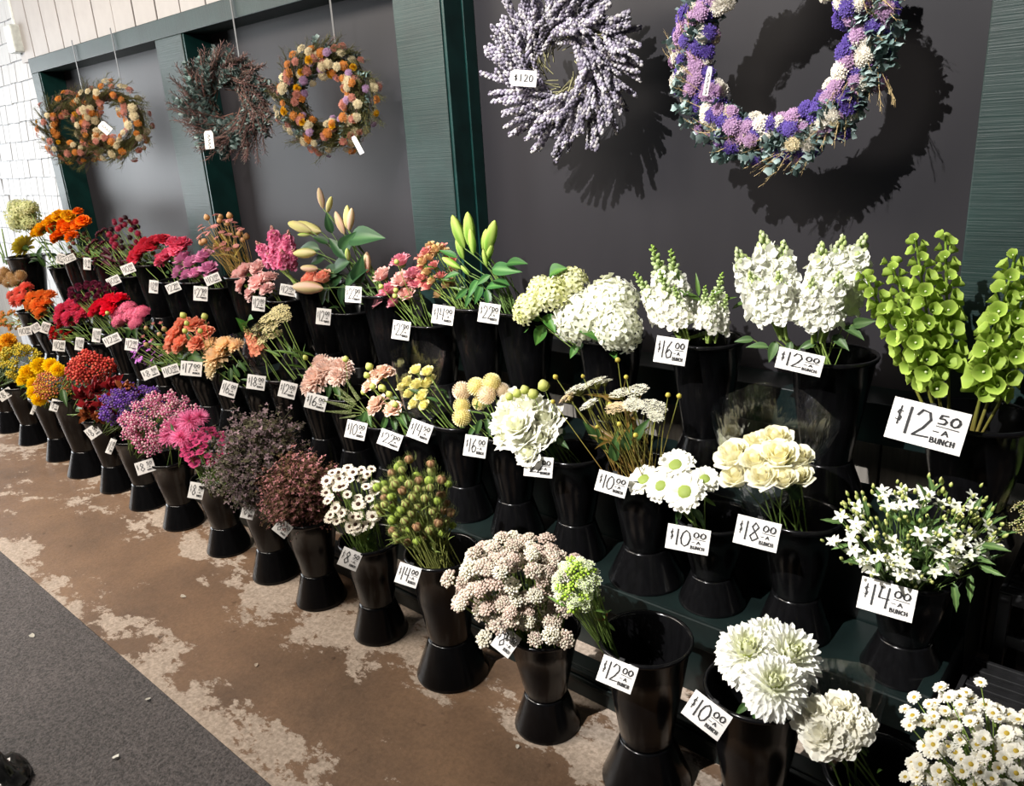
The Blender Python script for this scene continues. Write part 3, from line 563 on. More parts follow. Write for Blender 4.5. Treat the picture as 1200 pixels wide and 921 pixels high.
 {'b':'A','kind':'marigold_yellow','name':'marigold_bunch','label':'golden yellow marigolds left of the orange ones','cat':'flowers','pts':[[-6.1122,1.995,1.1883,0.0472],[-5.9726,2.025,1.2457,0.0465],[-5.7982,2.025,1.2828,0.0454],[-5.6515,2.025,1.2852,0.039],[-6.2276,1.995,1.1615,0.0359],[-6.0667,2.025,1.2207,0.0412]]},
 {'b':'U','kind':'cream_hyd','name':'hydrangea_bunch','label':'cream dried hydrangea against the white shingles','cat':'flowers','pts':[[-6.4463,2.015,1.2733,0.0979],[-6.548,2.015,1.3261,0.0556],[-6.3505,2.015,1.2153,0.0607],[-6.5973,2.015,1.2095,0.0562],[-6.3095,2.015,1.3227,0.0541]]},
 {'b':'U','kind':'yellow_droop','name':'chrysanthemum_bunch','label':'single flat yellow bloom leaning left in dark foliage','cat':'flowers','pts':[[-6.5263,1.985,1.0553,0.0747]],'leaves':[[-6.306,2.005,0.95,-6.423,1.975,1.027],[-6.25,2.005,0.914,-6.244,1.975,1.013],[-6.304,2.005,0.959,-6.192,1.975,1.064]]},
 {'b':'V','kind':'stems_bare','name':'stem_bunch','label':'bare green stems rising at the left edge','cat':'flowers','segs':[[-6.7864,1.925,0.9129,-6.8561,1.925,1.2141],[-6.7473,1.925,0.9151,-6.6929,1.925,1.181],[-6.8354,1.925,0.923,-7.0723,1.925,1.0931]]},
 {'b':'X','kind':'sprig_cream','name':'sprig_bunch','label':'cream berried sprigs poking in at the right edge','cat':'flowers','c':[-0.2446,2.08,0.6459],'a':0.0312,'h':0.0415,'dk':0.8,'n':22},
 {'b':'M23','kind':'starflower','name':'starflower_bunch','label':'white star flowers with wavy leaves over the $14 card','cat':'flowers','c':[-0.3977,1.74,0.7118],'a':0.1902,'h':0.1008,'dk':0.55,'n':100,'leaves':[[-0.312,1.75,0.606,-0.289,1.72,0.554],[-0.282,1.75,0.637,-0.27,1.72,0.585],[-0.269,1.75,0.713,-0.219,1.72,0.737],[-0.27,1.75,0.665,-0.221,1.72,0.671],[-0.423,1.75,0.567,-0.419,1.72,0.526],[-0.466,1.75,0.563,-0.481,1.72,0.513],[-0.558,1.75,0.681,-0.595,1.72,0.692],[-0.505,1.75,0.61,-0.538,1.72,0.594],[-0.399,1.75,0.732,-0.376,1.72,0.794],[-0.284,1.75,0.678,-0.242,1.72,0.698],[-0.449,1.75,0.719,-0.464,1.72,0.768],[-0.538,1.75,0.627,-0.567,1.72,0.624]]},
 {'b':'M22','kind':'rose_cream','name':'rose_bunch','label':'nine cream roses wrapped in a clear plastic sleeve','cat':'flowers','pts':[[-0.8303,1.72,0.8099,0.0452],[-0.7885,1.76,0.8355,0.0365],[-0.7382,1.77,0.8543,0.0423],[-0.707,1.72,0.8356,0.0453],[-0.6743,1.76,0.82,0.0394],[-0.8028,1.69,0.7669,0.0404],[-0.7256,1.67,0.7913,0.0389],[-0.6773,1.68,0.793,0.0344],[-0.6545,1.72,0.7925,0.0326],[-0.7599,1.7,0.8148,0.0376]],'sleeve':[-0.7724,1.79,0.6003,-0.7307,1.73,0.8848,0.124]},
 {'b':'M21','kind':'scabiosa_white','name':'scabiosa_bunch','label':'five white scabiosa daisies with green centres','cat':'flowers','pts':[[-1.0873,1.72,0.6668,0.0476],[-1.0148,1.69,0.6791,0.0438],[-0.9314,1.67,0.6915,0.0512],[-1.0054,1.75,0.7195,0.0512],[-0.9127,1.74,0.7061,0.0384]],'leaves':[[-0.963,1.75,0.623,-0.935,1.72,0.583],[-0.989,1.75,0.599,-0.987,1.72,0.557],[-0.946,1.75,0.606,-0.901,1.72,0.583]]},
 {'b':'M20','kind':'lace_white','name':'lace_flower_bunch','label':'wild white lace flowers with yellow buds on reddish stems','cat':'flowers','pts':[[-1.331,1.75,0.8858,0.0375],[-1.2836,1.77,0.9063,0.0371],[-1.3624,1.74,0.8568,0.0277],[-1.182,1.75,0.898,0.0311],[-1.1414,1.77,0.9067,0.0333],[-1.2631,1.71,0.8624,0.0291],[-1.1768,1.72,0.8649,0.0309],[-1.2716,1.8,0.9026,0.0249],[-1.1206,1.72,0.8851,0.028],[-1.071,1.74,0.8783,0.037],[-1.0509,1.72,0.8638,0.0229],[-1.3325,1.79,0.8849,0.0253]],'green':[[-1.182,1.74,0.998,0.0094],[-1.155,1.74,0.953,0.0082],[-1.404,1.74,0.914,0.0101],[-1.418,1.74,0.834,0.009],[-0.991,1.74,0.926,0.009],[-1.024,1.74,0.923,0.0091],[-1.303,1.74,0.932,0.0074],[-1.211,1.74,0.863,0.0097],[-1.353,1.74,0.856,0.0101],[-1.126,1.66,0.846,0.0092],[-1.062,1.64,0.834,0.009],[-1.185,1.64,0.833,0.007]],'leaves':[[-1.169,1.75,0.729,-1.135,1.72,0.812],[-1.238,1.75,0.715,-1.241,1.72,0.789],[-1.207,1.75,0.687,-1.184,1.72,0.782],[-1.131,1.75,0.767,-1.088,1.72,0.843],[-1.273,1.75,0.741,-1.283,1.72,0.8]]},
 {'b':'M19','kind':'lisi_white','name':'lisianthus_bunch','label':'big ruffled white lisianthus overhanging the $22 card','cat':'flowers','pts':[[-1.6069,1.72,0.7599,0.0596],[-1.5236,1.75,0.7921,0.0586],[-1.4634,1.75,0.7697,0.0526],[-1.6302,1.79,0.7839,0.0526],[-1.4873,1.67,0.7403,0.0519],[-1.4372,1.69,0.7304,0.0438],[-1.5767,1.69,0.7151,0.0456],[-1.4534,1.65,0.6933,0.0411],[-1.4424,1.73,0.7383,0.0418],[-1.5001,1.66,0.7742,0.0465]],'green':[[-1.561,1.74,0.836,0.0187],[-1.528,1.74,0.853,0.0185],[-1.494,1.74,0.845,0.0209],[-1.452,1.74,0.879,0.0232],[-1.594,1.74,0.819,0.0162]],'leaves':[[-1.437,1.75,0.725,-1.359,1.72,0.712],[-1.461,1.75,0.696,-1.405,1.72,0.669]]},
 {'b':'M18','kind':'pompon','name':'pompon_bunch','label':'eight round pale yellow pompon flowers','cat':'flowers','pts':[[-1.8399,1.77,0.7894,0.029],[-1.7689,1.77,0.8162,0.0284],[-1.6968,1.77,0.8427,0.0278],[-1.6951,1.74,0.8076,0.0277],[-1.825,1.75,0.7458,0.026],[-1.809,1.73,0.7121,0.0287],[-1.6723,1.79,0.8148,0.0223],[-1.7786,1.79,0.7515,0.0231]],'leaves':[[-1.738,1.75,0.712,-1.744,1.72,0.657],[-1.712,1.75,0.721,-1.675,1.72,0.679],[-1.761,1.75,0.687,-1.788,1.72,0.644]]},
 {'b':'M17','kind':'sprayrose','name':'rose_bunch','label':'pale yellow spray roses wrapped in a clear paper cone','cat':'flowers','pts':[[-2.1244,1.77,0.7807,0.0248],[-2.0705,1.77,0.8339,0.0244],[-2.0076,1.77,0.837,0.024],[-2.0506,1.75,0.7883,0.0273],[-2.0188,1.77,0.7879,0.0242],[-2.098,1.75,0.7452,0.0246],[-2.0175,1.74,0.7553,0.0271],[-2.0161,1.79,0.802,0.0212],[-2.1564,1.77,0.7559,0.0219],[-2.0519,1.73,0.7203,0.0243],[-1.9978,1.73,0.7236,0.021]],'sleeve':[-2.0986,1.79,0.6006,-2.0373,1.76,0.8634,0.0811]},
 {'b':'M16','kind':'carn_blush','name':'carnation_bunch','label':'blush carnations with yellow-green buds','cat':'flowers','pts':[[-2.2572,1.77,0.7897,0.0383],[-2.323,1.75,0.7343,0.0259],[-2.2636,1.73,0.6756,0.0384],[-2.1826,1.74,0.6739,0.0315],[-2.3104,1.77,0.7715,0.0259]],'green':[[-2.291,1.74,0.816,0.0191],[-2.312,1.74,0.779,0.016],[-2.219,1.69,0.765,0.0155],[-2.229,1.74,0.742,0.019],[-2.066,1.66,0.732,0.015],[-2.347,1.74,0.706,0.013],[-2.193,1.74,0.725,0.0157]],'leaves':[[-2.232,1.75,0.632,-2.244,1.72,0.569],[-2.199,1.75,0.637,-2.155,1.72,0.589],[-2.18,1.75,0.657,-2.089,1.72,0.633]]},
 {'b':'M15','kind':'veronica','name':'veronica_bunch','label':'green veronica spikes trailing to the left','cat':'flowers','segs':[[-2.4076,1.77,0.6092,-2.5099,1.67,0.663],[-2.4118,1.77,0.6156,-2.4834,1.72,0.7164],[-2.3939,1.77,0.626,-2.4639,1.75,0.7393],[-2.3927,1.75,0.611,-2.4781,1.65,0.6327],[-2.375,1.74,0.6104,-2.4231,1.67,0.6089],[-2.3872,1.76,0.6232,-2.4791,1.7,0.6878]],'leaves':[[-2.36,1.75,0.625,-2.374,1.72,0.559],[-2.387,1.75,0.6,-2.428,1.72,0.547],[-2.35,1.75,0.629,-2.305,1.72,0.585]]},
 {'b':'M14','kind':'mum_blush','name':'chrysanthemum_bunch','label':'blush pink chrysanthemums with two round green buds','cat':'flowers','pts':[[-2.6371,1.73,0.7211,0.0551],[-2.6041,1.77,0.7551,0.0551],[-2.5382,1.79,0.7668,0.0443],[-2.6629,1.71,0.6899,0.038],[-2.675,1.79,0.7687,0.0385],[-2.5117,1.75,0.7459,0.037]],'green':[[-2.704,1.74,0.795,0.0139],[-2.433,1.74,0.826,0.0164]],'leaves':[[-2.575,1.75,0.696,-2.564,1.72,0.643],[-2.543,1.75,0.707,-2.477,1.72,0.667]]},
 {'b':'M13','kind':'lace_cream','name':'lace_flower_bunch','label':'tall cream lace umbels on bending green stems','cat':'flowers','pts':[[-3.0646,1.77,0.8811,0.0372],[-2.9777,1.77,0.928,0.0401],[-2.8983,1.77,0.958,0.0393],[-2.8653,1.77,0.9394,0.0285],[-2.9434,1.75,0.8913,0.0362],[-3.1118,1.77,0.8373,0.0339],[-2.9585,1.77,0.8553,0.0292],[-3.0619,1.77,0.8201,0.0299]]},
 {'b':'M12','kind':'glad_coral','name':'gladiolus_bunch','label':'coral gladiolus tip in a clear sleeve','cat':'flowers','segs':[[-3.0647,1.77,0.7147,-3.1547,1.74,0.8777]],'sleeve':[-3.1465,1.79,0.6375,-3.1813,1.76,0.8314,0.0647],'leaves':[[-3.176,1.75,0.855,-3.14,1.72,0.916],[-3.143,1.75,0.881,-3.06,1.72,0.941]]},
 {'b':'M11','kind':'dahlia_peach','name':'dahlia_bunch','label':'peach and cream dahlias overhanging the rim','cat':'flowers','pts':[[-3.4413,1.73,0.7005,0.0561],[-3.4172,1.77,0.7521,0.0481],[-3.4392,1.71,0.6474,0.0441],[-3.3436,1.79,0.7567,0.0357],[-3.5498,1.77,0.7354,0.041]],'leaves':[[-3.353,1.75,0.654,-3.321,1.72,0.592],[-3.408,1.75,0.629,-3.435,1.72,0.574]]},
 {'b':'M10','kind':'carn_coral','name':'carnation_bunch','label':'coral carnations with yellow buds above the $17.00 card','cat':'flowers','pts':[[-3.8323,1.74,0.7597,0.047],[-3.6665,1.77,0.8237,0.0457],[-3.8013,1.77,0.8091,0.0425],[-3.7636,1.73,0.7265,0.0465],[-3.5816,1.72,0.7516,0.0408],[-3.8783,1.73,0.7078,0.0388],[-3.5757,1.77,0.7999,0.0369]],'green':[[-3.702,1.74,0.869,0.0207],[-3.489,1.74,0.886,0.0199],[-3.608,1.69,0.814,0.0162],[-3.476,1.7,0.827,0.0159],[-3.597,1.7,0.85,0.0162]],'leaves':[[-3.716,1.75,0.673,-3.838,1.72,0.633],[-3.737,1.75,0.666,-3.551,1.72,0.66]]},
 {'b':'M9','kind':'alstro_thin','name':'alstroemeria_bunch','label':'slender pink alstroemeria buds with thin green stems','cat':'flowers','c':[-4.0875,1.77,0.7185],'a':0.0897,'h':0.0762,'dk':0.8,'n':16},
 {'b':'M8','kind':'phlox_lilac','name':'phlox_bunch','label':'bright lilac phlox hanging low in the middle row','cat':'flowers','c':[-4.163,1.73,0.6205],'a':0.0817,'h':0.0635,'dk':0.8,'n':26},
 {'b':'M7','kind':'dome_pink','name':'dianthus_bunch','label':'domed pink dianthus heads in the middle row','cat':'flowers','pts':[[-4.4499,1.74,0.7647,0.047],[-4.3538,1.77,0.7969,0.0511],[-4.2369,1.77,0.8273,0.0409],[-4.4012,1.77,0.8303,0.0466],[-4.5528,1.77,0.7867,0.0383],[-4.2553,1.74,0.7758,0.041]],'leaves':[[-4.321,1.75,0.761,-4.254,1.72,0.692],[-4.364,1.75,0.745,-4.399,1.72,0.667]]},
 {'b':'M6','kind':'gerb_vred','name':'gerbera_bunch','label':'flat vivid red gerberas in the middle row','cat':'flowers','pts':[[-4.686,1.74,0.829,0.0532],[-4.6054,1.77,0.8598,0.0527],[-4.5352,1.79,0.8717,0.0428],[-4.7496,1.73,0.7953,0.044],[-4.5767,1.74,0.8196,0.0477]],'green':[[-4.455,1.68,0.82,0.0139]]},
 {'b':'M5','kind':'mum_dark','name':'chrysanthemum_bunch','label':'dark burgundy button chrysanthemums','cat':'flowers','c':[-4.8523,1.77,0.8785],'a':0.1339,'h':0.0645,'dk':0.8,'n':34},
 {'b':'M4','kind':'mum_raspberry','name':'chrysanthemum_bunch','label':'raspberry pink chrysanthemums in the middle row','cat':'flowers','pts':[[-5.3929,1.77,0.7309,0.0485],[-5.1394,1.77,0.771,0.0468],[-5.2316,1.74,0.7041,0.0473],[-5.0588,1.75,0.7302,0.0411],[-5.3779,1.74,0.6892,0.0429],[-5.2687,1.79,0.7765,0.0424],[-5.0296,1.77,0.7603,0.0307]]},
 {'b':'M3','kind':'alstro_red','name':'alstroemeria_bunch','label':'red alstroemeria cluster below the raspberry mums','cat':'flowers','c':[-5.3826,1.73,0.5916],'a':0.0809,'h':0.0539,'dk':0.8,'n':22},
 {'b':'M2','kind':'mum_orange','name':'chrysanthemum_bunch','label':'orange chrysanthemums in the far middle row','cat':'flowers','pts':[[-5.8866,1.77,0.7711,0.0457],[-5.7143,1.77,0.7969,0.0447],[-5.746,1.74,0.7318,0.0505],[-5.686,1.77,0.7484,0.0447],[-5.5533,1.77,0.8158,0.0383],[-5.6806,1.73,0.6945,0.039],[-5.9719,1.77,0.7169,0.0405]]},
 {'b':'M1','kind':'mum_coral','name':'chrysanthemum_bunch','label':'coral chrysanthemums left of the orange ones','cat':'flowers','pts':[[-6.1368,1.77,0.7857,0.0412],[-5.9706,1.77,0.8339,0.0403],[-6.1853,1.75,0.7256,0.0414],[-6.0333,1.75,0.7507,0.0465],[-6.3012,1.77,0.7483,0.0361]]},
 {'b':'M0','kind':'alstro_peach','name':'alstroemeria_bunch','label':'peach alstroemeria near the left edge','cat':'flowers','c':[-6.4013,1.77,0.5659],'a':0.1044,'h':0.0737,'dk':0.8,'n':20},
 {'b':'Mz','kind':'tanballs','name':'scabiosa_bunch','label':'tan scabiosa balls near the left edge','cat':'flowers','pts':[[-6.6048,1.85,0.8788,0.0312],[-6.482,1.85,0.8494,0.0308],[-6.2887,1.85,0.8746,0.0301],[-6.5879,1.85,0.8046,0.0312],[-6.4312,1.85,0.822,0.0307],[-6.7243,1.85,0.8203,0.0317]]},
 {'b':'F17','kind':'daisy_tiny','name':'daisy_bunch','label':'tiny white daisies with yellow centres in the corner','cat':'flowers','c':[-0.1782,1.37,0.4886],'a':0.1203,'h':0.1064,'dk':0.9,'n':210},
 {'b':'F16','kind':'carn_white','name':'carnation_bunch','label':'white carnations in a clear plastic sleeve','cat':'flowers','pts':[[-0.4406,1.31,0.4824,0.037],[-0.4059,1.35,0.4895,0.0337],[-0.3857,1.32,0.4697,0.0364],[-0.4118,1.28,0.4698,0.0361],[-0.3749,1.35,0.4687,0.0301],[-0.4119,1.31,0.477,0.0332],[-0.4508,1.32,0.4455,0.0239],[-0.3823,1.29,0.4585,0.0245]],'sleeve':[-0.396,1.38,0.3144,-0.4069,1.35,0.5053,0.0773]},
 {'b':'F15','kind':'mum_white','name':'chrysanthemum_bunch','label':'four large white chrysanthemum heads with yellow-green centres','cat':'flowers','pts':[[-0.5977,1.34,0.5425,0.0681],[-0.5245,1.38,0.5425,0.0709],[-0.5079,1.27,0.5483,0.0636],[-0.5878,1.42,0.5256,0.063]],'leaves':[[-0.586,1.34,0.424,-0.609,1.31,0.395],[-0.572,1.34,0.427,-0.565,1.31,0.399]]},
 {'b':'F14','kind':'candytuft','name':'candytuft_bunch','label':'small white and green bunch leaning out of the empty bucket','cat':'flowers','c':[-0.9968,1.28,0.5878],'a':0.0522,'h':0.0663,'dk':0.8,'n':46,'base':[-0.9576,1.38,0.4156]},
 {'b':'F13','kind':'yarrow','name':'yarrow_bunch','label':'pale pink and cream yarrow sprawling toward the aisle','cat':'flowers','c':[-1.2369,1.34,0.4803],'a':0.1692,'h':0.1173,'dk':0.7,'n':150,'extra':[[-1.3606,1.26,0.4551],[-1.3356,1.26,0.4798],[-1.3145,1.26,0.4408],[-1.05,1.26,0.4453],[-1.0817,1.26,0.4493],[-1.1261,1.26,0.3985],[-1.2923,1.26,0.3495]]},
 {'b':'F12','kind':'nigella','name':'nigella_bunch','label':'bristly green nigella pods striped with brown','cat':'flowers','c':[-1.6452,1.36,0.5881],'a':0.1234,'h':0.1411,'dk':0.7,'n':80},
 {'b':'F11','kind':'button_white','name':'daisy_bunch','label':'white button daisies with brown centres','cat':'flowers','c':[-1.9334,1.34,0.5374],'a':0.0843,'h':0.1116,'dk':0.8,'n':64},
 {'b':'F10','kind':'limonium_pink','name':'sea_lavender_bunch','label':'rusty pink sea lavender haze','cat':'flowers','c':[-2.2897,1.37,0.432],'a':0.1332,'h':0.1362,'dk':0.8,'n':34},
 {'b':'F9','kind':'limonium_dusk','name':'sea_lavender_bunch','label':'dusky purple grey sea lavender haze','cat':'flowers','c':[-2.5045,1.36,0.5128],'a':0.1288,'h':0.1602,'dk':0.8,'n':36},
 {'b':'F8','kind':'statice_grey','name':'statice_bunch','label':'small grey statice buds spilling over the rim','cat':'flowers','c':[-2.7791,1.34,0.3856],'a':0.094,'h':0.0437,'dk':0.8,'n':22},
 {'b':'F8','kind':'button_pink','name':'daisy_bunch','label':'hot pink button mums beside the sea lavender','cat':'flowers','c':[-3.0006,1.4,0.4497],'a':0.0955,'h':0.0813,'dk':0.8,'n':46},
 {'b':'F7','kind':'spider_pink','name':'chrysanthemum_bunch','label':'pink spider chrysanthemums above the button mums','cat':'flowers','pts':[[-3.1678,1.36,0.5156,0.0504],[-3.0168,1.36,0.5835,0.0486],[-3.1889,1.33,0.4825,0.036],[-3.0354,1.32,0.5183,0.0417],[-2.9853,1.39,0.595,0.0347]]},
 {'b':'F6','kind':'phlox_pink','name':'phlox_bunch','label':'pink clustered phlox spreading over two buckets','cat':'flowers','c':[-3.3249,1.37,0.5043],'a':0.1637,'h':0.1228,'dk':0.7,'n':90},
 {'b':'F5','kind':'statice_purple','name':'statice_bunch','label':'deep purple statice heads','cat':'flowers','c':[-3.5742,1.36,0.553],'a':0.1199,'h':0.0774,'dk':0.8,'n':40},
 {'b':'F4','kind':'leuca','name':'protea_bunch','label':'dark red pointed protea bracts','cat':'flowers','pts':[[-4.0435,1.32,0.529,0.0542],[-3.9418,1.36,0.5654,0.0577],[-3.7299,1.36,0.6213,0.0554],[-3.5837,1.36,0.6247,0.0501],[-3.919,1.3,0.4958,0.0531],[-3.7395,1.31,0.5506,0.0513],[-3.8967,1.27,0.4702,0.0446],[-3.6516,1.34,0.5739,0.0468],[-3.5745,1.38,0.5921,0.0387],[-3.7411,1.27,0.4872,0.0394],[-3.6416,1.28,0.5278,0.0386]],'leaves':[[-4.075,1.34,0.439,-4.207,1.31,0.439],[-4.047,1.34,0.415,-4.199,1.31,0.379],[-3.936,1.34,0.432,-4.015,1.31,0.364]]},
 {'b':'F3','kind':'berry_red','name':'berry_bunch','label':'coral red hypericum berries','cat':'flowers','c':[-4.1488,1.43,0.6199],'a':0.0989,'h':0.0688,'dk':0.8,'n':22},
 {'b':'F2','kind':'mum_yellow','name':'chrysanthemum_bunch','label':'bright yellow chrysanthemums in the front row','cat':'flowers','pts':[[-4.892,1.36,0.5039,0.0432],[-4.6746,1.36,0.5753,0.0416],[-4.4987,1.36,0.6007,0.036],[-4.4112,1.36,0.5903,0.0311],[-4.909,1.33,0.4641,0.0336],[-4.6513,1.3,0.4404,0.0369],[-4.5884,1.29,0.4155,0.032],[-4.7498,1.33,0.4646,0.0328]],'leaves':[[-4.35,1.34,0.498,-4.269,1.31,0.439],[-4.38,1.34,0.463,-4.401,1.31,0.398]]},
 {'b':'F3','kind':'berry_yellow','name':'berry_bunch','label':'yellow and rust spray berries beside the yellow mums','cat':'flowers','c':[-4.4991,1.35,0.4996],'a':0.0904,'h':0.0769,'dk':0.8,'n':20},
 {'b':'F1','kind':'button_yellow','name':'button_flower_bunch','label':'yellow-green button flowers in the front row','cat':'flowers','c':[-5.0734,1.38,0.5279],'a':0.1135,'h':0.1085,'dk':0.8,'n':40},
 {'b':'F0','kind':'mum_gold','name':'chrysanthemum_bunch','label':'golden mums cut by the left edge','cat':'flowers','pts':[[-5.2495,1.36,0.6123,0.0401],[-5.1108,1.36,0.6603,0.0392],[-5.3438,1.36,0.6265,0.0406],[-5.2356,1.36,0.5726,0.0351]]},
]
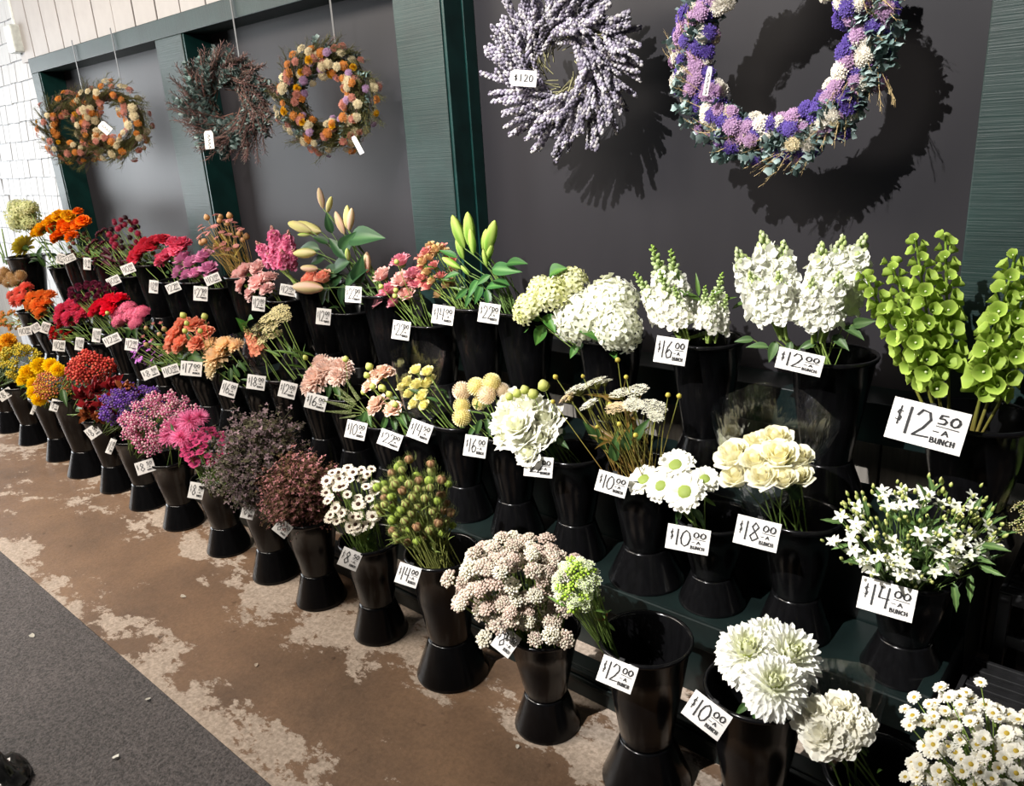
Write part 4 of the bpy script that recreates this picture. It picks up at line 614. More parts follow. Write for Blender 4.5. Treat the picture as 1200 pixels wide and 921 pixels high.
CARDS=[
 {'b':'T','p':[-0.4251,1.8635,0.9166],'r':[0.9832,0.1202,-0.1374],'u':[0.0928,0.3195,0.943],'w':0.1596,'h':0.0973,'t':'12.50','q':1},
 {'b':'S','p':[-0.7402,1.9017,1.0142],'r':[0.96,0.2265,-0.1644],'u':[0.0941,0.292,0.9518],'w':0.1124,'h':0.054,'t':'12.00','q':1},
 {'b':'R','p':[-1.1049,1.8916,0.9978],'r':[0.928,0.3534,-0.1184],'u':[0.0159,0.2798,0.9599],'w':0.0892,'h':0.0748,'t':'16.00','q':1},
 {'b':'P','p':[-1.8063,1.8957,1.0362],'r':[0.8473,0.5054,-0.163],'u':[0.0233,0.2713,0.9622],'w':0.0722,'h':0.0664,'t':'22.00','q':1},
 {'b':'O','p':[-2.0299,1.8917,1.0088],'r':[0.8229,0.5415,-0.1718],'u':[0.0182,0.2772,0.9606],'w':0.0793,'h':0.0671,'t':'14.00','q':1},
 {'b':'N','p':[-2.2713,1.8935,0.9246],'r':[0.8005,0.5719,-0.179],'u':[0.0048,0.2926,0.9562],'w':0.0682,'h':0.0714,'t':'22.00','q':1},
 {'b':'M','p':[-2.5521,1.902,1.0381],'r':[0.7693,0.6268,-0.1234],'u':[-0.0299,0.2283,0.9731],'w':0.0648,'h':0.0648,'t':'22.00','q':1},
 {'b':'L','p':[-2.7757,1.9011,0.925],'r':[0.7527,0.6379,-0.1626],'u':[-0.0193,0.2683,0.9632],'w':0.0613,'h':0.0685,'t':'12.00','q':0},
 {'b':'K','p':[-3.0112,1.8973,1.0201],'r':[0.7275,0.6444,-0.2357],'u':[0.0459,0.297,0.9538],'w':0.0672,'h':0.0485,'t':'12.00','q':1},
 {'b':'J','p':[-3.2713,1.899,0.9356],'r':[0.7111,0.681,-0.1749],'u':[-0.0152,0.2636,0.9645],'w':0.0591,'h':0.067,'t':'12.00','q':0},
 {'b':'I','p':[-3.6447,1.8913,1.0261],'r':[0.6005,0.7445,0.2918],'u':[-0.3194,-0.1112,0.9411],'w':0.075,'h':0.0458,'t':'10.00','q':0},
 {'b':'H','p':[-3.8459,1.918,0.9332],'r':[0.6722,0.7249,-0.1506],'u':[-0.0358,0.235,0.9713],'w':0.0697,'h':0.074,'t':'22.00','q':1},
 {'b':'G','p':[-4.111,1.9068,0.9457],'r':[0.574,0.7673,0.286],'u':[-0.3157,-0.1148,0.9419],'w':0.0724,'h':0.0498,'t':'22.00','q':0},
 {'b':'Ff','p':[-4.3497,1.9097,0.9317],'r':[0.6422,0.7422,-0.1915],'u':[-0.0108,0.2586,0.9659],'w':0.047,'h':0.0705,'t':'18.00','q':0},
 {'b':'E','p':[-4.6468,1.9161,1.0116],'r':[0.5515,0.7843,0.2842],'u':[-0.294,-0.1361,0.9461],'w':0.0733,'h':0.0537,'t':'10.00','q':0},
 {'b':'D','p':[-4.8784,1.9137,0.9268],'r':[0.5229,0.7861,0.3294],'u':[-0.3256,-0.1729,0.9296],'w':0.0761,'h':0.0507,'t':'10.00','q':0},
 {'b':'C','p':[-5.2345,1.9191,1.0074],'r':[0.598,0.7848,-0.1628],'u':[-0.0217,0.2189,0.9755],'w':0.0424,'h':0.0741,'t':'8.00','q':0},
 {'b':'Bb','p':[-5.5055,1.9182,1.0252],'r':[0.5035,0.7985,0.33],'u':[-0.3013,-0.1957,0.9332],'w':0.0767,'h':0.0438,'t':'12.00','q':0},
 {'b':'A','p':[-5.7161,1.9397,1.011],'r':[0.5736,0.7391,-0.3532],'u':[0.0946,0.3685,0.9248],'w':0.0508,'h':0.0677,'t':'12.00','q':0},
 {'b':'M23','p':[-0.4223,1.6656,0.5661],'r':[0.987,0.1512,-0.0548],'u':[-0.0184,0.4446,0.8955],'w':0.1147,'h':0.0726,'t':'14.00','q':1},
 {'b':'M22','p':[-0.7196,1.6406,0.6503],'r':[0.9625,0.2531,-0.098],'u':[-0.0179,0.4195,0.9076],'w':0.1035,'h':0.0704,'t':'18.00','q':1},
 {'b':'M21','p':[-0.9198,1.665,0.5601],'r':[0.9415,0.3307,-0.0645],'u':[-0.0844,0.4165,0.9052],'w':0.1129,'h':0.0655,'t':'10.00','q':1},
 {'b':'M20','p':[-1.147,1.6482,0.6687],'r':[0.915,0.3464,-0.2068],'u':[0.0419,0.4283,0.9027],'w':0.0875,'h':0.0592,'t':'10.00','q':1},
 {'b':'M19','p':[-1.4139,1.6517,0.6547],'r':[0.8766,0.4762,-0.0694],'u':[-0.1175,0.3516,0.9287],'w':0.087,'h':0.0614,'t':'22.00','q':1},
 {'b':'M18','p':[-1.6733,1.6495,0.6644],'r':[0.8499,0.507,-0.1436],'u':[-0.0631,0.3685,0.9275],'w':0.0738,'h':0.0683,'t':'16.00','q':1},
 {'b':'M17','p':[-1.9266,1.6414,0.6676],'r':[0.8133,0.4619,-0.3539],'u':[0.1141,0.4698,0.8754],'w':0.0784,'h':0.0638,'t':'14.50','q':1},
 {'b':'M16','p':[-2.1103,1.6547,0.5926],'r':[0.7992,0.4806,-0.3609],'u':[0.1026,0.4825,0.8699],'w':0.0828,'h':0.0582,'t':'22.00','q':1},
 {'b':'M15','p':[-2.3108,1.657,0.5869],'r':[0.7848,0.5681,-0.2476],'u':[-0.0082,0.409,0.9125],'w':0.077,'h':0.0674,'t':'10.00','q':1},
 {'b':'M14','p':[-2.5455,1.6544,0.6578],'r':[0.7564,0.5848,-0.2931],'u':[0.031,0.4156,0.909],'w':0.0836,'h':0.0602,'t':'16.00','q':1},
 {'b':'M13','p':[-2.7449,1.6605,0.672],'r':[0.7373,0.6047,-0.3013],'u':[0.0344,0.4118,0.9106],'w':0.0697,'h':0.0662,'t':'12.00','q':1},
 {'b':'M12','p':[-2.9823,1.6597,0.6671],'r':[0.7162,0.6648,-0.2126],'u':[-0.0405,0.3437,0.9382],'w':0.0766,'h':0.062,'t':'18.00','q':1},
 {'b':'M11','p':[-3.2186,1.6538,0.5987],'r':[0.6991,0.6243,-0.3486],'u':[0.0513,0.4425,0.8953],'w':0.069,'h':0.069,'t':'16.00','q':1},
 {'b':'M10','p':[-3.5277,1.6462,0.651],'r':[0.6703,0.7205,-0.1779],'u':[-0.0724,0.302,0.9505],'w':0.0965,'h':0.0684,'t':'17.00','q':1},
 {'b':'M9','p':[-3.7559,1.6495,0.6076],'r':[0.5747,0.792,0.2058],'u':[-0.3271,-0.0082,0.9449],'w':0.0798,'h':0.0504,'t':'10.00','q':0},
 {'b':'M8','p':[-3.9758,1.6402,0.5636],'r':[0.5371,0.7999,0.2676],'u':[-0.3635,-0.0668,0.9292],'w':0.0828,'h':0.0523,'t':'8.50','q':0},
 {'b':'M7','p':[-4.1915,1.664,0.6794],'r':[0.6323,0.7372,-0.2383],'u':[-0.0264,0.3279,0.9444],'w':0.0628,'h':0.0628,'t':'12.00','q':0},
 {'b':'M6','p':[-4.4345,1.6639,0.6776],'r':[0.5036,0.8033,0.318],'u':[-0.3611,-0.1387,0.9222],'w':0.0885,'h':0.0512,'t':'12.00','q':0},
 {'b':'M5','p':[-4.6647,1.6738,0.6722],'r':[0.6089,0.7548,-0.2439],'u':[-0.0231,0.3242,0.9457],'w':0.0434,'h':0.0772,'t':'10.00','q':0},
 {'b':'M4','p':[-4.9214,1.6622,0.5929],'r':[0.5987,0.7613,-0.2489],'u':[-0.0297,0.3316,0.943],'w':0.0452,'h':0.0753,'t':'10.00','q':0},
 {'b':'M3','p':[-5.198,1.6395,0.5528],'r':[0.5843,0.7813,-0.2193],'u':[-0.0533,0.3066,0.9504],'w':0.0677,'h':0.0677,'t':'10.00','q':0},
 {'b':'M2','p':[-5.4256,1.6594,0.6354],'r':[0.5702,0.7072,-0.4181],'u':[0.0817,0.4576,0.8854],'w':0.0482,'h':0.0696,'t':'10.00','q':0},
 {'b':'M1','p':[-5.635,1.6697,0.6099],'r':[0.4305,0.8126,0.3928],'u':[-0.3738,-0.2356,0.8971],'w':0.0552,'h':0.0552,'t':'10.00','q':0},
 {'b':'M0','p':[-5.8572,1.6654,0.5628],'r':[0.5255,0.8488,0.0574],'u':[-0.2036,0.0599,0.9772],'w':0.0796,'h':0.0568,'t':'10.00','q':0},
 {'b':'F15','p':[-0.6315,1.2291,0.4392],'r':[0.9244,0.0547,-0.3774],'u':[0.2674,0.6127,0.7437],'w':0.0883,'h':0.0583,'t':'10.00','q':1},
 {'b':'F14','p':[-0.8694,1.2527,0.4149],'r':[0.9356,0.2812,-0.2132],'u':[0.0142,0.5738,0.8189],'w':0.0842,'h':0.0607,'t':'12.00','q':1},
 {'b':'F13','p':[-1.2221,1.2597,0.3475],'r':[0.854,0.1842,-0.4865],'u':[0.26,0.6588,0.706],'w':0.058,'h':0.0624,'t':'8.50','q':1},
 {'b':'F12','p':[-1.5856,1.251,0.4219],'r':[0.8372,0.4687,-0.2817],'u':[-0.0184,0.539,0.8421],'w':0.0662,'h':0.0588,'t':'14.00','q':1},
 {'b':'F11','p':[-1.916,1.2869,0.3467],'r':[0.8025,0.4601,-0.3798],'u':[0.0509,0.5815,0.812],'w':0.0656,'h':0.0601,'t':'8.50','q':1},
 {'b':'F10','p':[-2.2816,1.2768,0.3502],'r':[0.7142,0.3292,-0.6177],'u':[0.2594,0.6952,0.6704],'w':0.0566,'h':0.0506,'t':'8.50','q':1},
 {'b':'F9','p':[-2.5451,1.2991,0.3353],'r':[0.7345,0.6047,-0.3082],'u':[-0.0451,0.4965,0.8668],'w':0.0477,'h':0.0636,'t':'8.00','q':1},
 {'b':'F8','p':[-2.9253,1.2895,0.3189],'r':[0.6944,0.6688,-0.2655],'u':[-0.0886,0.4457,0.8908],'w':0.0585,'h':0.0654,'t':'8.50','q':1},
 {'b':'F7','p':[-3.3506,1.2768,0.326],'r':[0.542,0.8211,0.1792],'u':[-0.3821,0.0508,0.9227],'w':0.0783,'h':0.0559,'t':'8.50','q':1},
 {'b':'F6','p':[-3.6957,1.2788,0.3456],'r':[0.6359,0.6315,-0.4437],'u':[0.0437,0.5445,0.8376],'w':0.0277,'h':0.0713,'t':'8.00','q':0},
 {'b':'F5','p':[-3.9822,1.3126,0.3475],'r':[0.3787,0.8018,0.4623],'u':[-0.4948,-0.2467,0.8332],'w':0.0628,'h':0.0586,'t':'8.00','q':0},
 {'b':'F4','p':[-4.3765,1.2925,0.4193],'r':[0.5937,0.701,-0.3952],'u':[0.0154,0.4811,0.8765],'w':0.0398,'h':0.0619,'t':'8.00','q':0},
 {'b':'F3','p':[-4.7434,1.2984,0.336],'r':[0.5794,0.6711,-0.4624],'u':[0.0527,0.5353,0.843],'w':0.0188,'h':0.0753,'t':'8.00','q':0},
 {'b':'F2','p':[-5.2059,1.2959,0.3369],'r':[0.3605,0.8252,0.4348],'u':[-0.4304,-0.2664,0.8624],'w':0.0804,'h':0.0553,'t':'8.00','q':0},
]

# ------------------------------------------------------------------ the setting
YF, YP = 2.25, 2.41                       # frame front plane, recessed panel plane
floor = structure(boxobj('floor', -13.0, 2.5, -5.5, 2.75, -0.08, 0.0, FLOOR))
m_ = boxobj('floor_mat', -9.5, 0.9, -2.4, 0.765, 0.0, 0.010, MATM, bev=0.003)
tag(m_, 'charcoal ribbed entrance mat along the aisle', 'mat')

# recessed charcoal panels behind the wreaths
back = link('wall_back', None); structure(back)
for nm, x0, x1 in (('panel', -6.23, -4.50), ('panel', -4.21, -2.53), ('panel', -2.28, -0.475)):
    boxobj(nm, x0 - .02, x1 + .02, YP, YP + .03, 0.70, 2.95, PANEL, back)
# dark green sawn timber frame
structure(boxobj('trim_1', -6.36, -6.23, YF, YP + .03, 0.66, 2.21, TIMV, bev=.004))
structure(boxobj('trim_2', -4.505, -4.21, YF, YP + .03, 0.66, 2.21, TIMV, bev=.004))
t3 = structure(boxobj('trim_3', -2.545, -2.285, YF, YP + .03, 0.66, 2.95, TIMV, bev=.004))
structure(boxobj('trim_4', -0.475, -0.20, YF, YP + .03, 0.66, 2.95, TIMV, bev=.004))
structure(boxobj('trim_5', -6.36, -2.545, YF - .002, YP + .03, 2.21, 2.305, TIMH, bev=.004))
structure(boxobj('trim_6', -6.36, -0.20, YF + .004, YP, 0.69, 0.815, SILL, bev=.004))
structure(boxobj('trim_7', -2.285, -2.262, YF + .10, YP, 0.815, 2.95, JAMB, bev=.002))
for k, (x0, x1) in enumerate(((-6.23, -6.215), (-4.21, -4.195), (-2.285, -2.27))):
    structure(boxobj('trim_%d' % (8 + k), x0, x1, YF + .006, YP, 0.815, 2.208 if k < 2 else 2.95, JAMB, bev=.002))
# pale board-and-groove wall above the frame
up = link('wall_upper', None); structure(up)
rng = random.Random(5)
x = -6.62
while x < -2.6:
    wd = .262; boxobj('board', x, min(x + wd - .012, -2.55), YF + .05 + rng.uniform(-.002, .002), YF + .09, 2.305, 3.05, UPPER, up, .003); x += wd
boxobj('backing_board', -6.62, -2.55, YF + .085, YF + .10, 2.305, 3.05, PLANK, up)
# white painted shingles beyond the frame
wl = link('wall_left', None); structure(wl)
boxobj('backing_board', -9.6, -6.37, 2.36, 2.40, 0.0, 3.1, PLANK, wl)
sh = {}
for wv in (0, 1, 2):
    g = G(); ww = (.128, .112, .142)[wv]; g.add([(-ww / 2, -.016, 0), (ww / 2, -.016, 0), (ww / 2, .004, 0), (-ww / 2, .004, 0), (-ww / 2, -.003, .150), (ww / 2, -.003, .150), (ww / 2, .004, .150), (-ww / 2, .004, .150)],
        [(0, 3, 2, 1), (4, 5, 6, 7), (0, 1, 5, 4), (1, 2, 6, 5), (2, 3, 7, 6), (3, 0, 4, 7)], (1, 1, 1)); sh[wv] = (ww, g.mesh('shingle', WHITEP, False, False))
rest = G(); cnt = 0
for row in range(22):
    z = .0 + row * .138; x = -6.39 - (row % 2) * .06
    while x > -8.4:
        ww, me = sh[rng.randrange(3)]; cx = x - ww / 2
        if x > -7.75 and z > .55 and cnt < 290:
            link('shingle', me, wl, (cx, 2.36 + rng.uniform(-.002, .002), z + rng.uniform(-.004, .004)), Quaternion((0, 1, 0), rng.uniform(-.012, .012))); cnt += 1
        else:
            rest.box(cx - ww / 2, cx + ww / 2, 2.346, 2.362, z, z + .134)
        x -= ww + .008
ro = link('shingle_field', rest.mesh('shingle_field', WHITEP, False, False), wl); ro['kind'] = 'stuff'
# conduit and junction box at the top left corner
cd = link('electrical_conduit', None, None, (-6.60, 2.25, 2.4)); tag(cd, 'painted conduit with junction box in the top left corner', 'conduit')
g = G(); tube(g, [(0, .06, -.04), (0, .06, .3), (0, .06, .7)], .02, .02, 10, (1, 1, 1)); link('pipe', g.mesh('pipe', CONDUIT, True, False), cd)
jb = boxobj('junction_box', -6.66, -6.53, 2.24, 2.33, 2.37, 2.55, CONDUIT, cd, .01)
# plank wall under the frame
lw = link('wall_lower', None); structure(lw)
boxobj('backing_board', -6.5, 0.9, 2.47, 2.50, 0, .72, PLANK, lw)
x = -3.6
while x < .85:
    boxobj('plank', x, x + .165, 2.44 + rng.uniform(-.004, .004), 2.472, 0.0, .70, PLANK, lw, .003); x += .172
wr = structure(boxobj('wall_right', -.20, 1.2, 2.43, 2.5, .72, 3.0, PANEL))
pb = structure(boxobj('trim_11', -.395, .35, 2.36, 2.43, .545, .662, LITPATCH, bev=.006))  # added slab: the lit patch of wall is put into its pale colour

# tiered green display stand
st = link('display_stand', None, None, (-3.4, 1.9, 0)); tag(st, 'dark green three-tier flower stand along the wall', 'display stand')
X0, X1 = -6.62, -.345
boxobj('plinth', X0, X1, 1.545, 1.60, 0.0, .105, STAND, st, .004)
boxobj('plinth_rail', X0, X1, 1.530, 1.546, .062, .078, STAND, st, .003)
boxobj('plinth_rail', X0, X1, 1.530, 1.546, .088, .102, STAND, st, .003)
boxobj('riser', X0, X1, 1.76, 1.78, 0.0, .27, STAND, st)
boxobj('shelf', X0, X1, 1.70, 1.95, .272, .30, STAND, st, .003)
boxobj('shelf_lip', X0, X1, 1.688, 1.702, .215, .302, STAND, st, .003)
boxobj('riser', X0, X1, 1.955, 1.975, .27, .54, STAND, st)
boxobj('shelf', X0, X1, 1.94, 2.24, .542, .57, STAND, st, .003)
boxobj('shelf_lip', X0, X1, 1.928, 1.942, .50, .572, STAND, st, .003)
boxobj('end_rail', X1 - .004, X1 + .03, 1.69, 2.02, .20, .335, STAND, st, .004)
boxobj('end_panel', X1, X1 + .028, 2.02, 2.24, 0.0, .56, STAND, st, .004)
boxobj('end_post', X1 - .01, X1 + .035, 1.985, 2.03, 0.0, .55, STAND, st, .004)

# stacked slatted crates at the right end
def crate(loc, label, sx=.42, sy=.34, sz=.27):
    c = link('plastic_crate', None, None, loc); tag(c, label, 'crate', 'black crates at the right end of the stand')
    L = Vector(loc)
    def bx(nm, x0, x1, y0, y1, z0, z1): boxobj(nm, L.x + x0, L.x + x1, L.y + y0, L.y + y1, L.z + z0, L.z + z1, BLACKP, c, .002)
    for zz in (0, sz * .33, sz * .66, sz - .03):
        bx('side_slat', 0, sx, 0, .012, zz, zz + .035); bx('side_slat', 0, sx, sy - .012, sy, zz, zz + .035)
        bx('side_slat', 0, .012, .012, sy - .012, zz, zz + .035); bx('side_slat', sx - .012, sx, .012, sy - .012, zz, zz + .035)
    for xx in (0, sx * .33, sx * .66, sx - .03):
        bx('upright', xx, xx + .03, -.003, .015, 0, sz); bx('upright', xx, xx + .03, sy - .015, sy + .003, 0, sz)
    for k in range(9): bx('lid_slat', .012, sx - .012, .015 + k * (sy - .03) / 9, .015 + k * (sy - .03) / 9 + .020, sz - .012, sz)
    for xx in (.10, .20, .30): bx('lid_bar', xx, xx + .028, .012, sy - .012, sz - .022, sz - .012)
    return c
crate((-.295, 1.66, 0), 'lower black slatted plastic crate beside the stand')
crate((-.265, 2.06, 0), 'rear black slatted plastic crate against the plank wall', .42, .30, .44)

# ------------------------------------------------------------------ buckets
BT = {'t': (.43, .110, .065, .1155, .129), 's': (.30, .100, .058, .095, .100), 'w': (.325, .127, .080, .112, .090)}
BM = {}
for k, (Hh, rr, rw, rb, hw) in BT.items():
    g = G(); wl_ = .004
    lathe(g, [(rw - .002, hw - .004), (rw, hw), (lerp(rw, rr, .5), lerp(hw, Hh, .5)), (rr - .002, Hh - .014), (rr + .004, Hh - .012), (rr + .006, Hh - .005), (rr + .004, Hh), (rr - .002, Hh), (rr - .005, Hh - .006), (lerp(rw, rr, .5) - .004, lerp(hw, Hh, .5)), (rw - .004, hw + .006), (.001, hw + .004)], 40, (1, 1, 1))
    up_ = g.mesh('bucket_cup', BUCKET, True, False)
    g = G(); lathe(g, [(rw - .004, hw + .002), (rw + .003, hw + .001), (rw + .004, hw - .004), (rb - .002, .010), (rb, .004), (rb - .001, 0), (rb - .006, 0), (rw - .002, hw - .008)], 40, (1, 1, 1))
    BM[k] = (up_, g.mesh('bucket_foot', BUCKET, True, False))
BK = {}
for b in BUCKETS:
    Hh, rr = BT[b['t']][0], BT[b['t']][1]
    r = link('flower_bucket', None, None, (b['x'], b['y'], b['z']), None, (1, 1, b['H'] / Hh))
    tag(r, 'black flared bucket holding ' + b['d'], 'bucket', 'black flower buckets on the stand and floor')
    link('cup', BM[b['t']][0], r); link('foot', BM[b['t']][1], r)
    b['rim'] = Vector((b['x'], b['y'], b['z'] + b['H'])); b['rr'] = rr; BK[b['k']] = b

# ------------------------------------------------------------------ price cards with hand-drawn figures
GL = {'0': [[(.5, 1), (.15, .8), (0, .45), (.12, .12), (.45, 0), (.82, .15), (1, .52), (.85, .85), (.5, 1)]], '1': [[(.5, 1), (.42, 0)]],
      '2': [[(.05, .78), (.3, 1), (.75, .95), (.9, .7), (.55, .35), (.02, .02), (.98, .06)]], '4': [[(.2, 1), (.08, .45), (.95, .45)], [(.85, 1), (.75, 0)]],
      '5': [[(.9, 1), (.25, .98), (.12, .58), (.6, .62), (.92, .38), (.7, .06), (.05, .03)]], '6': [[(.7, 1), (.25, .65), (.05, .28), (.3, 0), (.8, .08), (.9, .38), (.5, .52), (.1, .3)]],
      '7': [[(.02, .95), (.95, 1), (.5, .5), (.3, 0)]], '8': [[(.5, .52), (.15, .75), (.45, 1), (.85, .78), (.5, .52), (.05, .25), (.4, 0), (.95, .22), (.5, .52)]],
      'A': [[(0, 0), (.5, 1), (1, 0)], [(.2, .38), (.8, .38)]], 'B': [[(.05, 0), (.05, 1), (.62, .94), (.7, .64), (.1, .54)], [(.1, .54), (.9, .42), (.9, .1), (.05, 0)]],
      'U': [[(.05, 1), (.1, .15), (.5, 0), (.85, .15), (.95, 1)]], 'N': [[(0, 0), (.05, 1), (.9, 0), (.95, 1)]], 'C': [[(.95, .85), (.5, 1), (.05, .5), (.4, 0), (.95, .12)]],
      'H': [[(.05, 1), (.05, 0)], [(.05, .5), (.9, .5)], [(.92, 1), (.9, 0)]], '$': [[(.9, .72), (.4, .78), (.15, .62), (.8, .42), (.65, .22), (.05, .26)], [(.55, 1), (.45, 0)]], '-': [[(0, .5), (1, .5)]]}
def stroke(g, pts, wd):
    """flat ribbon with round-ish joints"""
    for (x0, y0), (x1, y1) in zip(pts, pts[1:]):
        d = Vector((x1 - x0, y1 - y0)); L = d.length or 1e-6; d /= L; n = Vector((-d.y, d.x)) * wd; e = d * wd * .6
        g.add([(x0 - e.x + n.x, y0 - e.y + n.y, 0), (x0 - e.x - n.x, y0 - e.y - n.y, 0), (x1 + e.x - n.x, y1 + e.y - n.y, 0), (x1 + e.x + n.x, y1 + e.y + n.y, 0)], [(0, 1, 2, 3)], (0, 0, 0))
def glyph(g, ch, x, y, w_, h_, wd):
    for pl in GL[ch]: stroke(g, [(x + px * w_, y + py * h_) for px, py in pl], wd)
LET = {}
def lettering(t):
    if t not in LET:
        g = G(); big, sm = t.split('.')
        glyph(g, '$', -.44, -.12, .09, .46, .011)
        n = len(big); x = -.30 if n == 2 else -.27
        for ch in big:
            w_ = .09 if ch == '1' else (.22 if n == 2 else .24); glyph(g, ch, x, -.30, w_, .66, .019); x += w_ + .045
        for i, ch in enumerate(sm): glyph(g, ch, .13 + i * .165, .12, .12, .22, .018)
        stroke(g, [(.12, .06), (.42, .05)], .010)
        stroke(g, [(.10, -.08), (.17, -.08)], .012); glyph(g, 'A', .22, -.14, .08, .12, .012)
        for i, ch in enumerate('BUNCH'): glyph(g, ch, .09 + i * .068, -.36, .05, .13, .011)
        LET[t] = g.mesh('lettering', INK, False, False)
    return LET[t]
g = G(); lathe(g, [(.5, 0), (.5, 0)], 4, (1, 1, 1)); 
def card_mesh():
    g = G(); nx = 5; vs_ = []; fs = []
    for s, z0 in ((0, .0), (1, -.012)):
        for i in range(nx + 1):
            for y in (-.5, .5): x = -.5 + i / nx; vs_.append((x, y, z0 - .05 * (x * 2) ** 2))
    m = 2 * (nx + 1)
    for i in range(nx):
        a = 2 * i; fs += [(a, a + 2, a + 3, a + 1), (m + a, m + a + 1, m + a + 3, m + a + 2), (a, m + a, m + a + 2, a + 2), (a + 1, a + 3, m + a + 3, m + a + 1)]
    fs += [(0, 1, m + 1, m), (2 * nx, m + 2 * nx, m + 2 * nx + 1, 2 * nx + 1)]
    g.add(vs_, fs, (1, 1, 1)); return g.mesh('price_card', CARDW, False, False)
CM = card_mesh()
for c in CARDS:
    r = Vector(c['r']); u = Vector(c['u']); n = r.cross(u)
    M = Matrix((r, u, n)).transposed().to_quaternion(); b = BK[c['b']]
    k = link('price_card', None, None, c['p'], M)
    tag(k, ('handwritten $%s price card on the bucket of ' % c['t'] if c['q'] else 'small white price card on the bucket of ') + b['d'].replace(' at the left edge of the photo', ''), 'price card', 'white price cards clipped to bucket rims')
    link('card', CM, k, None, None, (c['w'], c['h'], .03))
    le = link('lettering', lettering(c['t']), k, (0, 0, .0015), None, (c['w'] * .96, c['h'] * .96, 1))
    cl = boxobj('clip', -.006, .006, -.008, .016, -.012, -.0022, BLACKP); cl.parent = k; cl.location = (0, c['h'] * .42, -.007)

